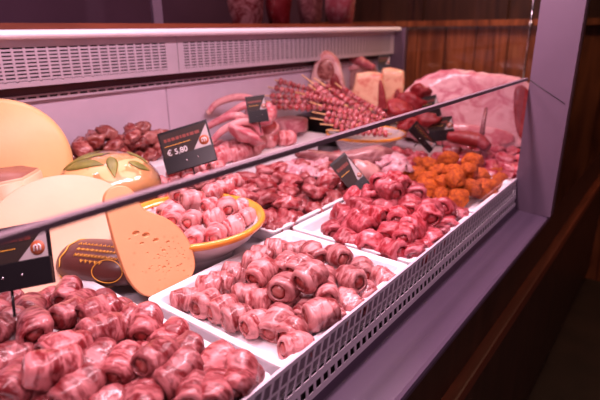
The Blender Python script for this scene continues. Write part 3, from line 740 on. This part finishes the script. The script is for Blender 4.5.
# ------------------------------------------------------------------ price signs
def text_obj(name, s, size, mat, parent, x, y, z=.0012, ex=.0002):
    cu = bpy.data.curves.new(name, 'FONT'); cu.body = s; cu.size = size; cu.extrude = ex; cu.align_x = 'LEFT'
    o = bpy.data.objects.new(name, cu); COL.objects.link(o); bpy.context.view_layer.update()
    me = bpy.data.meshes.new_from_object(o.evaluated_get(bpy.context.evaluated_depsgraph_get())); bpy.data.objects.remove(o); bpy.data.curves.remove(cu)
    me.materials.clear(); me.materials.append(mat)
    r = obj(name, me, parent, (x, y, z)); return r
def sign(label, px, py, dep, wpx, hpx, roll, yaw, pitch=0, price=None, base=.42, detail=True, stem=None):
    """black plate with a clip base, printed card, grey corner and round mark"""
    c = D(px, py, dep); k = dep / F; W = wpx * k; H = hpx * k
    m3 = Matrix((RIGHT, -DOWN, -FWD)).transposed() @ Matrix.Rotation(math.radians(roll), 3, 'Z') @ Matrix.Rotation(math.radians(yaw), 3, 'Y') @ Matrix.Rotation(math.radians(pitch), 3, 'X')
    mw = m3.to_4x4(); mw.translation = c
    r = bpy.data.objects.new('price_sign', None); COL.objects.link(r); r.matrix_world = mw; r.empty_display_size = .02
    tag(r, label, 'price sign', 'black price signs')
    hb = H * base
    box('plate', -W / 2, W / 2, -H / 2, H / 2, -.0025, 0, MT['black'], r, bev=.0006)
    cardo = box('card', -W * .46, W * .47, -H / 2 + hb + H * .01, H * .44, 0, .0006, MT['signcard'], r)
    clipo = box('clip', -W / 2, W / 2, -H / 2, -H / 2 + hb, 0, .005, MT['black'], r, bev=.001)
    y0 = -H / 2 + hb + H * .012; y1 = H * .40; zc = .0008
    bm = bmesh.new(); a = [bm.verts.new(p) for p in ((W * .12, y0, zc), (W * .465, y0, zc), (W * .465, y1, zc))]
    b = [bm.verts.new((q.co.x, q.co.y, .0004)) for q in a]; bm.faces.new(a); bm.faces.new(b[::-1])
    for i in range(3): bm.faces.new((a[i], b[i], b[(i + 1) % 3], a[(i + 1) % 3]))
    bmesh.ops.recalc_face_normals(bm, faces=bm.faces[:]); obj('grey_corner', mesh_from(bm, MT['signcorner'], False), cardo)
    if detail:
        dr = min(W, H) * .115; cx = W * .355; cy = y0 + dr * 1.35
        o = obj('round_mark', lathe([(0, 0), (dr, 0), (dr, .0006), (0, .0006)], MT['orange'], 28), cardo, (cx, cy, .0008))
        bm = bmesh.new(); q = dr * .42
        tube(bm, [(cx - q, cy - q, .0018), (cx - q, cy + q * .7, .0018), (cx - q * .5, cy + q, .0018), (cx, cy + q * .6, .0018), (cx, cy - q, .0018)], dr * .12, 5)
        tube(bm, [(cx, cy + q * .6, .0018), (cx + q * .5, cy + q, .0018), (cx + q, cy + q * .6, .0018), (cx + q, cy - q, .0018)], dr * .12, 5)
        obj('letter_mark', mesh_from(bm, MT['text']), cardo)
        for sx in (-.05, .17):
            bmm = bmesh.new(); bmesh.ops.create_uvsphere(bmm, u_segments=8, v_segments=6, radius=W * .016); obj('rivet', mesh_from(bmm, MT['chrome']), clipo, (W * sx, -H / 2 + hb * .5, .0052))
        bm = bmesh.new(); bx(bm, -W * .42, W * .10, H * .13, H * .14, .0007, .0010); obj('gold_line', mesh_from(bm, MT['gold'], False), cardo)
    if price: text_obj('price', price, H * .18, MT['text'], cardo, -W * .40, y0 + H * .02)
    bm = bmesh.new(); x = -W * .40; rr_ = random.Random(int(px))
    while x < W * .28:
        l_ = rr_.uniform(.03, .09) * W; bx(bm, x, x + l_, H * .24, H * .31, .0007, .0010); x += l_ + W * .02
    if detail: obj('red_print', mesh_from(bm, MT['redtext'], False), cardo)
    if stem:
        bmm = bmesh.new(); tube(bmm, [(0, -H / 2, -.001), (0, -H / 2 - stem, -.001)], .0018, 6); obj('prong', mesh_from(bmm, MT['black']), r)
    return r
sign('large black price sign at the left edge of the view, partly cut off', 8, 259, .58, 88, 64, 11, 0, -8, stem=.03)
sign('black price sign reading 5.80 behind the bowl of pale rolls', 187, 147, 1.12, 52, 44, 17, 0, -8, price='€ 5,80', stem=.05, base=.38)
sign('small black price sign standing among the rib chops', 257, 109, 1.40, 20, 27, 10, 12, 0, stem=.03, base=.45)
sign('tilted brownish price sign stuck in the red beef heap', 352, 177, 1.14, 20, 50, 40, -8, -14, base=.36, stem=.0)
sign('upper price sign at the left end of the pale fat slab', 431, 107, 1.72, 16, 22, 14, 0, 0, base=.38, stem=.05)
sign('wider black price sign just below the slab, above the nuggets', 441, 129, 1.60, 25, 24, 6, 0, 0, base=.45, stem=.03)
sign('slanted dark price sign leaning left behind the nuggets', 423, 137, 1.54, 34, 13, -42, 20, 0, base=.45, stem=.02)
sign('small dark price sign at the back near the corner post', 384, 63, 2.15, 12, 16, 0, 0, 0, base=.4, stem=.06)

# ------------------------------------------------------------------ small dark pile behind leaf cheese
VP_ = [lump(MT['brownmeat'], .026, .020, .016, i + 33, .5, 1.8, 3, .05) for i in range(4)]
sp = []
rnd = random.Random(31)
for i, (px, py) in enumerate([(84, 146), (95, 148), (105, 149), (115, 149), (126, 150), (137, 150), (147, 146), (89, 139), (99, 139), (109, 141), (119, 141), (130, 141), (141, 138), (150, 135), (104, 134), (125, 134), (136, 131), (146, 128), (155, 142), (158, 133), (78, 152), (88, 153), (98, 155), (108, 156), (118, 156), (128, 156), (138, 156), (148, 154), (80, 146)]):
    p = P(px, py, x=-1.10); sp.append((p.x + rnd.uniform(-.015, .015), p.y, p.z))
bs = box('display_block', -1.17, -1.02, P(84,150,x=-1.1).y, P(160,150,x=-1.1).y, .846, .925, MT['tray']); tag(bs, 'white riser box under the small dark meat pile by the back panel', 'riser')
world_lumps('stew_piece', 'meat piece', 'small brownish meat pieces by the back panel', sp, VP_, 'brownish meat piece', 'against the back panel', 3, 35)

# ------------------------------------------------------------------ rib chops on their tray
rt = tray('white tray under the rib chops and round pork steak', -1.165, -.955, .86, 1.42, z=.878, h=.02)
rt2 = box('display_block', -1.155, -.955, .87, 1.33, .846, .8775, MT['tray']); tag(rt2, 'low white riser carrying the rib chop tray', 'riser')
def curve_px(pts, dep): return [D(x, y, dep + (k if len(t) else 0)) for t in [()] for (x, y), k in zip(pts, [0] * len(pts))]
def bez(pts, n=6):
    out = []; P_ = [Vector(p) for p in pts]
    for i in range(len(P_) - 1):
        p0 = P_[max(i - 1, 0)]; p1 = P_[i]; p2 = P_[i + 1]; p3 = P_[min(i + 2, len(P_) - 1)]
        for k in range(n):
            t = k / n; out.append(.5 * ((2 * p1) + (-p0 + p2) * t + (2 * p0 - 5 * p1 + 4 * p2 - p3) * t * t + (-p0 + 3 * p1 - 3 * p2 + p3) * t ** 3))
    out.append(P_[-1]); return out
ribs = [([(209, 112), (216, 104), (228, 99), (240, 97), (252, 99), (262, 106)], (258, 112), 'rib chop with the longest curved bone, highest on the chop tray'),
        ([(222, 118), (232, 112), (243, 106), (254, 103), (262, 108)], (262, 116), 'rib chop directly below the longest bone, beside the small sign'),
        ([(206, 128), (216, 122), (228, 117), (240, 116), (250, 121)], (248, 126), 'rib chop in the middle of the chop tray with a straight pale bone'),
        ([(212, 141), (222, 131), (236, 124), (248, 122), (257, 127), (261, 136)], (245, 135), 'rib chop at the front of the tray with a white arching bone')]
for i, (bp_, mp_, lab) in enumerate(ribs):
    dep = depth(P(240, 112, x=-1.09)) - i * .035
    cp = D(mp_[0], mp_[1], dep)
    r = empty('rib_chop', cp); tag(r, lab, 'rib chop', 'rib chops'); bpy.context.view_layer.update()
    pts = bez([D(x, y, dep - .01) for x, y in bp_]); nb_ = len(pts)
    o = tube_obj('rib_bone', pts, [.0085 + .003 * math.sin(k / nb_ * PI) for k in range(nb_)], MT['fatpink'], None, 12); adopt(o, r)
    en = lump(MT['bone'], .009, .009, .009, i, .2); o = obj('bone_end', en, None, pts[0]); adopt(o, r)
    o = obj('meat_eye', lump(MT['steak'], .055, .040, .022, i + 5, .3, 1.2, 3, .02), None, cp, (0.5, -.3, .4 + i)); adopt(o, r)
def steak(label, px, py, z, rx, ry, h, mat, rotz, tilt=(0, 0), kind='pork_steak', seed=1):
    p = P(px, py, z=z); r = empty(kind, p, (tilt[0], tilt[1], rotz)); tag(r, label, 'steak')
    def ring_mesh(sc, h0, h1, mt):
        bm = bmesh.new(); n = 48; rs = []
        for (k, z_) in ((.93, h0), (1.0, h0 + .004), (1.0, h1 - .004), (.95, h1)):
            ring = []
            for i in range(n):
                a = i * 2 * PI / n; rr = sc * k * (1 + .10 * noise.noise(Vector((math.cos(a) * 1.3, math.sin(a) * 1.3, seed)))); ring.append(bm.verts.new((rx * rr * math.cos(a), ry * rr * math.sin(a), z_)))
            rs.append(ring)
        for a, b in zip(rs, rs[1:]):
            for k in range(n): bm.faces.new((a[k], a[(k + 1) % n], b[(k + 1) % n], b[k]))
        bm.faces.new(rs[0][::-1]); bm.faces.new(rs[-1]); bmesh.ops.recalc_face_normals(bm, faces=bm.faces[:]); return mesh_from(bm, mt, True)
    obj('fat_rim', ring_mesh(1, 0, h - .001, MT['fatpink']), r); obj('lean', ring_mesh(.92, .001, h + .001, mat), r)
steak('thick round pale pork steak beside the rib chops', 292, 130, .903, .060, .058, .042, MT['steak'], .4)
steak('bright red leaning steak in front of the small sign', 264, 132, .930, .052, .040, .018, MT['deepred'], 1.0, (.5, -.3), seed=5)
# row of wrapped cutlets below
VR = [roll_meshes(MT['cutlet'], MT['lard_fill'], .024, .062, i + 81, nb=2, step=.14, amp=.16) for i in range(3)]
rowp = [(217, 152, 1), (229, 151, 1), (241, 149, 1), (253, 146, 1), (265, 143, 1), (276, 141, 1), (286, 140, 1), (222, 161, .4), (236, 159, .4), (250, 156, .4), (206, 157, 1)]
place_rolls('pink_cutlet_roll', 'meat roll', 'pink cutlet rolls in a tight row', [(a, b - 4, c + .4, -25, 1.1) for a, b, c in rowp], VR, .905, .02, 'pink rolled cutlet', 'in the tight row below the rib chops', 2, seed=41, R=.014, Ln=.062, floor=.895)
# far small meats under the glass edge line
VS = [lump(MT['chunk_far'], .028, .021, .016, i + 53, .45, 1.6, 3, .04) for i in range(5)]
far = []
rnd = random.Random(55)
for y_ in [1.13 + .045 * i for i in range(7)]:
    for x_ in (-.83, -.785, -.74, -.695, -.65, -.61): far.append((x_ + rnd.uniform(-.012, .012), y_ + rnd.uniform(-.01, .01), .872 + rnd.uniform(0, .018)))
far = [p for p in far if not (p[0] < -.62 and p[1] > 1.13 and p[2] < .876)]
far2 = [p for p in far if proj(Vector(p))[0] > 300 and math.hypot(p[0] + .86, p[1] - 1.45) > .16]
world_lumps('veal_piece', 'meat piece', 'small pink meat pieces behind the beef heap', far2, VS, 'small pink meat piece', 'behind the red beef heap', 4, 57)
VS2 = [roll_meshes(MT['chunk_far'], MT['beef_fill'], .018, .060, i + 91, nb=1.2, step=.1, amp=.3) for i in range(3)]
fr = []
for j, y_ in enumerate([1.33 + .05 * i for i in range(7)]):
    for x_ in (-.54, -.49, -.44, -.39, -.345): fr.append(proj(Vector((x_, y_, .878 + .012 * (j % 2)))) + (1 + .6 * (j % 2),))
place_rolls('pork_roll', 'meat roll', 'pink pork rolls on the far right tray', fr, VS2, .878, .02, 'pink pork roll', 'behind the orange nuggets', 7, seed=61, yawdef=60, R=.017, Ln=.06, floor=.853)
# white lumpy meat behind the mixed tray
VT = [lump(MT['tripe'], .034, .026, .015, i + 73, .5, 2, 3, .06) for i in range(4)]
place_lumps('pale_offal_piece', 'meat piece', 'pale whitish meat pieces behind the mixed pork', [(298, 168, 1), (312, 170, 1), (325, 172, 1.2), (338, 170, 1.2), (305, 162, 1.2), (320, 162, 1.2), (288, 165, 1), (392, 166, 1.2), (402, 165, 1), (396, 158, 1.4), (384, 163, 1.2)], VT, .905, .016, 'pale whitish meat piece', 'behind the mixed pork pieces', 2, seed=75)

# long smoked pieces lying across under the glass line
def longpiece(label, pts, dep0, dep1, rad, mat, flat=.5, kind='smoked_shank'):
    n = len(pts); pp = bez([D(x, y, dep0 + (dep1 - dep0) * i / (n - 1)) for i, (x, y) in enumerate(pts)], 5); m_ = len(pp)
    rr = []
    for k in range(m_):
        t = k / (m_ - 1) * (len(rad) - 1); i = min(int(t), len(rad) - 2); rr.append(rad[i] * (1 - t + i) + rad[i + 1] * (t - i))
    bm = bmesh.new(); tube(bm, pp, rr, 16); bmesh.ops.recalc_face_normals(bm, faces=bm.faces[:])
    for vt in bm.verts: vt.co += Vector((0, 0, 1)) * .003 * noise.noise(vt.co * 40)
    o = obj(kind, mesh_from(bm, mat)); tag(o, label, 'meat piece'); return o
longpiece('long smoky brown shank running beneath the glass edge line to a wide end', [(296, 152), (318, 157), (345, 160), (372, 158), (396, 156)], 1.34, 1.44, [.010, .018, .020, .030, .038, .012], MT['smoked'])
longpiece('folded brown dried meat slice behind the tilted sign', [(352, 163), (362, 170), (374, 176), (384, 177)], 1.26, 1.28, [.012, .028, .030, .010], MT['dryskin'], kind='dried_meat_slice')

# ------------------------------------------------------------------ skewers
spc = P(322, 118, z=.94)
pl = empty('skewer_platter', (spc.x, spc.y, .887)); pl.location = P(366, 134, z=.905); pl.location.z = .885; pl.scale = (.72, .72, 1)
tag(pl, 'oval white platter with an orange rim beneath the fan of meat skewers', 'platter')
pm = [(0, .0), (.13, .0), (.15, .006), (.185, .020), (.188, .024), (.18, .024), (.15, .012), (0, .008)]
obj('platter_body', lathe(pm, MT['ceramic'], 56), pl)
obj('orange_rim', lathe([(.180, .0235), (.185, .028), (.192, .026), (.192, .021), (.186, .018)], MT['orangerim'], 56), pl)
psb = tube_obj('platter_foot', [(pl.location.x, pl.location.y, .846), (pl.location.x, pl.location.y, .893)], [.09, .11], MT['ceramic'], None, 32); adopt(psb, pl)
cubev = [mesh_from(b, None, True, [MT['skewermeat']]) for b in []]
CV = [lump(MT['skewermeat'], .0105, .0115, .0105, i + 7, .3, 1.6, 2, 0, box_=.5) for i in range(5)]
def skewer(label, a, b, da, db, seed, n=9, f0=.20, f1=.94):
    rnd = random.Random(seed); A = D(a[0], a[1], da); Bp = D(b[0], b[1], db); r = empty('meat_skewer', A); tag(r, label, 'skewer', 'raw meat skewers'); bpy.context.view_layer.update()
    d = Bp - A; q = d.to_track_quat('X', 'Z'); r.rotation_euler = q.to_euler(); Ln = d.length
    bm = bmesh.new(); tube(bm, [(0, 0, 0), (Ln, 0, 0)], [.0020, .0028], 6); obj('stick', mesh_from(bm, MT['bamboo']), r)
    for i in range(n):
        t = f0 + (f1 - f0) * (i + .5) / n
        o = obj('meat_cube', CV[rnd.randrange(5)], r, (Ln * t, rnd.uniform(-.001, .001), rnd.uniform(-.001, .001)), (rnd.uniform(0, 6), rnd.uniform(-.3, .3), rnd.uniform(-.3, .3)))
        s = rnd.uniform(.85, 1.2); o.scale = (Ln * (f1 - f0) / n / .021 * .98, s, s)
sb = box('serving_board', -1.15, -.93, 1.46, 1.80, .846, .945, MT['black'], bev=.004); tag(sb, 'black raised board under the left ends of the raw skewers', 'serving board')
sk = [((268, 78), (322, 93), 1.66, 1.62), ((262, 86), (324, 97), 1.64, 1.60), ((255, 95), (330, 99), 1.62, 1.58), ((256, 101), (332, 104), 1.60, 1.56), ((262, 107), (334, 108), 1.57, 1.54),
      ((302, 75), (362, 121), 1.60, 1.50), ((308, 84), (352, 118), 1.58, 1.49), ((314, 78), (375, 118), 1.62, 1.52), ((322, 84), (385, 125), 1.60, 1.50), ((335, 83), (372, 110), 1.62, 1.55),
      ((310, 102), (372, 122), 1.50, 1.46), ((312, 112), (380, 124), 1.48, 1.45), ((310, 118), (378, 128), 1.46, 1.43), ((320, 124), (388, 131), 1.45, 1.43), ((326, 130), (392, 134), 1.43, 1.42), ((350, 96), (396, 121), 1.60, 1.52), ((295, 92), (348, 106), 1.56, 1.50), ((336, 108), (386, 120), 1.54, 1.50)]
sklab = ['raw meat skewer at the very back of the fan, highest left tip', 'second raw skewer from the back in the left fan', 'raw skewer in the middle of the left fan', 'raw skewer fourth from the back in the left fan', 'lowest raw skewer of the left fan, over the steak',
         'steep raw skewer starting highest in the centre of the fan', 'short steep raw skewer below the topmost centre one', 'steep raw skewer just right of the bone-in meat foot', 'steep raw skewer running toward the yellow fat joints', 'raw skewer lying against the bone-in joint',
         'raw skewer crossing under the steep ones toward the lower right', 'lower right raw skewer, fourth from the front', 'lower right raw skewer, third from the front', 'lower right raw skewer, second from the front', 'front raw skewer by the orange rim', 'raw skewer rightmost, in front of the yellow fat joints', 'raw skewer bridging the left fan and the steep ones', 'raw skewer tucked under the rightmost steep ones']
for i, (s, lb) in enumerate(zip(sk, sklab)): skewer(lb, s[0], s[1], s[2] * 1.07, s[3] * 1.07, seed=i)

# ------------------------------------------------------------------ large joints at the back
def joint(name, label, poly, p0, n, thick, mats, mfun=None, cat='meat joint', amp=.004, parts=()):
    """thick slab from an outline standing in a plane"""
    Zx = n.normalized(); Xx = Vector((0, 0, 1)).cross(Zx).normalized(); Yx = Zx.cross(Xx)
    cx = sum(p[0] for p in poly) / len(poly); cy = sum(p[1] for p in poly) / len(poly)
    mw = Matrix((Xx, Yx, Zx)).transposed().to_4x4(); mw.translation = RP(cx, cy, p0, n); mi = mw.inverted()
    r = bpy.data.objects.new(name, None); COL.objects.link(r); r.matrix_world = mw; tag(r, label, cat); bpy.context.view_layer.update()
    lp_ = [mi @ RP(x, y, p0, n) for x, y in smooth_loop(poly, 2)]
    def body(scale, z0, z1, mt, cshift=(0, 0), pts=None, nm='body'):
        pts = pts or lp_; bm = bmesh.new(); rs = []
        prof = [(z1, .0), (z1, .45), (z1, .80), (z1 - .003, .93), (z1 - .010, 1.0), ((z0 + z1) / 2, 1.03), (z0 + .010, 1.0), (z0, .92), (z0, .0)]
        for z_, k in prof:
            if k == 0: rs.append([bm.verts.new((cshift[0], cshift[1], z_))]); continue
            rs.append([bm.verts.new((p.x * k * scale + cshift[0], p.y * k * scale + cshift[1], z_)) for p in pts])
        n_ = len(pts)
        for a, b in zip(rs, rs[1:]):
            for k in range(n_):
                j = (k + 1) % n_
                if len(a) == 1: bm.faces.new((a[0], b[j], b[k]))
                elif len(b) == 1: bm.faces.new((a[k], a[j], b[0]))
                else: bm.faces.new((a[k], a[j], b[j], b[k]))
        bmesh.ops.recalc_face_normals(bm, faces=bm.faces[:])
        bmesh.ops.subdivide_edges(bm, edges=[e for e in bm.edges if e.calc_length() > .02], cuts=2, use_grid_fill=True)
        for vt in bm.verts: vt.co += vt.co.normalized() * amp * (noise.noise(vt.co * 30 + Vector((cx, 0, 0))) + .5 * noise.noise(vt.co * 80))
        return obj(nm, mesh_from(bm, mt), r)
    body(1.07, -thick, 0, mats[0], nm=parts[0] if parts else 'fat_cover')
    return r, body, mi
# bone-in joint with fat rim
p0 = P(330, 108, x=-1.09); n_ = (CAM - p0); n_ = Vector((n_.x, n_.y, .15)).normalized()
poly = [(311, 104), (311, 88), (313, 70), (317, 58), (325, 52), (333, 54), (339, 62), (342, 76), (345, 92), (346, 106)]
r, body, mi = joint('bone_in_joint', 'oval bone-in joint with a pale fat rim standing behind the skewers', poly, p0, n_, .08, [MT['fatpale']])
def sub(px_list, z, mt, nm, thick=.006):
    pts = [mi @ RP(x, y, p0, n_) for x, y in smooth_loop(px_list, 2)]; cx = sum(p.x for p in pts) / len(pts); cy = sum(p.y for p in pts) / len(pts)
    bm = bmesh.new(); rs = []
    for z_, k in ((z - thick, 1.0), (z - .001, 1.0), (z + .001, .93), (z + .0015, .5)): rs.append([bm.verts.new((cx + (p.x - cx) * k, cy + (p.y - cy) * k, z_)) for p in pts])
    for a, b in zip(rs, rs[1:]):
        for k in range(len(pts)): bm.faces.new((a[k], a[(k + 1) % len(pts)], b[(k + 1) % len(pts)], b[k]))
    bm.faces.new(rs[-1]); bm.faces.new(rs[0][::-1]); bmesh.ops.recalc_face_normals(bm, faces=bm.faces[:]); return obj(nm, mesh_from(bm, mt), r)
sub([(316, 72), (320, 61), (327, 58), (333, 64), (335, 74), (330, 80), (320, 80)], .003, MT['darkmuscle'], 'upper_muscle')
sub([(330, 76), (336, 72), (341, 84), (344, 104), (334, 104), (330, 90)], .002, MT['deepred'], 'lower_muscle')
sub([(315, 84), (322, 80), (329, 82), (327, 88), (318, 90)], .002, MT['smoked'], 'bone_face')
# rack of dark ribs behind
p0 = P(362, 100, x=-1.13); n_ = Vector(((CAM - p0).x, (CAM - p0).y, .1)).normalized()
r, body, mi = joint('rib_rack', 'dark rib rack with a pink rim behind the yellow fat joints', [(344, 104), (344, 70), (347, 64), (372, 65), (377, 72), (378, 104)], p0, n_, .06, [MT['dryskin']], parts=('meat',))
sub([(346, 67), (352, 64), (361, 65), (360, 69), (347, 71)], .008, MT['fatpink'], 'fat_edge'); sub([(361, 69), (362, 65), (370, 66), (374, 70), (372, 73)], .008, MT['fatpink'], 'fat_edge')
longpiece('pale pink shin bone piece lying on top of the dark rib rack', [(347, 51), (352, 56), (362, 62), (374, 68)], 2.15, 2.10, [.026, .030, .020, .014], MT['steak'], kind='shin_piece')
# two joints with yellow fat
p0 = P(368, 118, x=-1.0); n_ = Vector(((CAM - p0).x, (CAM - p0).y, .25)).normalized()
r, body, mi = joint('fat_covered_joint', 'left yellow fat covered joint with a red cut side', [(348, 124), (348, 122), (351, 100), (355, 84), (357, 76), (359, 75), (371, 73), (381, 75), (382, 77), (384, 95), (386, 125), (386, 127)], p0, n_, .07, [MT['yellowfat']])
sub([(379, 78), (383, 82), (387, 104), (388, 124), (378, 124), (378, 100)], .004, MT['deepred'], 'red_side')
p0 = P(392, 116, x=-1.0); n_ = Vector(((CAM - p0).x, (CAM - p0).y, .25)).normalized()
r, body, mi = joint('fat_covered_joint', 'right yellow fat covered joint nearest the corner post', [(386, 120), (385, 118), (382, 96), (382, 73), (384, 70), (390, 69), (402, 72), (404, 74), (403, 96), (400, 119), (399, 120)], p0, n_, .07, [MT['yellowfat']])
sub([(394, 92), (398, 88), (401, 96), (400, 116), (393, 116)], .004, MT['deepred'], 'red_side')
# big pale slab
p0 = P(465, 135, x=-.60); n_ = Vector(((CAM - p0).x, (CAM - p0).y, .45)).normalized()
slab_poly = [(404, 134), (401, 112), (404, 98), (414, 86), (430, 76), (444, 71), (462, 72), (485, 74), (505, 76), (521, 80), (531, 92), (534, 115), (532, 142), (500, 146), (440, 142)]
r, body, mi = joint('pork_belly_slab', 'huge pale pink slab of pork fat at the far right behind the glass', slab_poly, p0, n_, .16, [MT['slabfat']], amp=.010)
sub([(512, 90), (521, 84), (530, 92), (533, 115), (531, 138), (516, 140)], .012, MT['deepred'], 'dark_end')
sub([(412, 132), (430, 126), (460, 124), (495, 128), (515, 134), (514, 146), (440, 146), (414, 142)], .012, MT['steak'], 'lean_layer')
# red meats left of slab
for i, (px, py, s, lb) in enumerate(((412, 100, 1.1, 'dark red boneless cut left of the slab, uppermost'), (402, 112, 1.2, 'dark red boneless cut left of the slab, beneath the glass edge line'), (420, 92, 1.0, 'dark red boneless cut touching the upper left of the slab'), (424, 122, 1.1, 'dark red boneless cut between the two black signs'), (408, 124, .9, 'dark red boneless cut behind the slanted sign'))):
    p = D(px, py, 1.75 if i in (0, 2) else 1.62); o = obj('boneless_cut', lump(MT['deepred'], .046 * s, .034 * s, .026 * s, i + 99, .5, 1.3, 3, .02), None, p, (0.2, .3, i * 1.1)); tag(o, lb, 'meat piece', 'dark red boneless cuts')
longpiece('long red sausage-like fillet lying along the foot of the slab', [(448, 137), (462, 138), (478, 141), (488, 148)], 1.50, 1.44, [.015, .022, .022, .014], MT['deepred'], kind='red_fillet')
kn = tube_obj('sign_stake', [D(486, 108, 1.50), D(484, 120, 1.49), D(482, 134, 1.48)], [.005, .006, .008], MT['smoked'], None, 8); tag(kn, 'thin dark upright stake in front of the pale slab', 'stake')

# ------------------------------------------------------------------ hanging cured meats beyond the rear doors
for i, (px, py, rx, rz, mt, lb) in enumerate(((246, 0, .07, .16, 'dryskin', 'leftmost dark cured ham hanging above the white rail'), (278, -4, .06, .15, 'deepred', 'second cured joint hanging above the rail, reddish'), (310, 2, .06, .14, 'smoked', 'third cured joint hanging above the rail, brown'), (342, 0, .075, .15, 'steak', 'pinkish film-wrapped joint hanging at the right above the rail'))):
    p = P(px, py, x=-1.45); r = empty('hanging_joint', p); tag(r, lb, 'cured meat', 'cured joints above the rail')
    obj('meat', lump(MT[mt], rx, rx, rz, i + 111, .25, 1.4, 3, .02), r)
    bm = bmesh.new(); tube(bm, [(0, 0, rz * .8), (0, 0, 1.2)], .003, 6); obj('string', mesh_from(bm, MT['bamboo']), r)
bs = tube_obj('hanging_pole', [(-1.45, -.2, 2.3), (-1.45, 2.5, 2.3)], .015, MT['chrome']); tag(bs, 'steel pole the cured joints hang from behind the counter', 'pole')

# ------------------------------------------------------------------ light
def area(name, loc, rot, sx, sy, e, col):
    l = bpy.data.lights.new(name, 'AREA'); l.shape = 'RECTANGLE'; l.size = sx; l.size_y = sy; l.energy = e; l.color = col
    o = bpy.data.objects.new(name, l); COL.objects.link(o); o.location = loc; o.rotation_euler = rot; return o
area('case_lamp', (-.44, .50, 1.695), (0, 0, 0), .06, 1.6, 24, (1, .63, .75))
area('customer_side_fill', (1.5, .2, 1.9), (0, math.radians(60), 0), .5, 1.4, 10, (1, .60, .78))  # added unseen fill from the customer side, brightens ledge and grille
area('wood_wall_fill', (-.3, 2.1, 2.3), (math.radians(30), 0, 0), .9, .2, 22, (1, .60, .38))  # added warm fill above the frame, aimed to brighten the wood wall
area('rear_wall_fill', (-1.35, .9, 2.5), (0, math.radians(-20), 0), .3, 1.8, 30, (1, .6, .72))  # added unseen fill that lifts the rear wall and hanging joints
wd = bpy.data.worlds.new('world'); S.world = wd; wd.use_nodes = True
wd.node_tree.nodes['Background'].inputs[0].default_value = (.5, .3, .35, 1); wd.node_tree.nodes['Background'].inputs[1].default_value = .018
S.view_settings.view_transform = 'Standard'; S.view_settings.look = 'None'; S.view_settings.exposure = 0; S.view_settings.gamma = 1; S.view_settings.use_curve_mapping = False
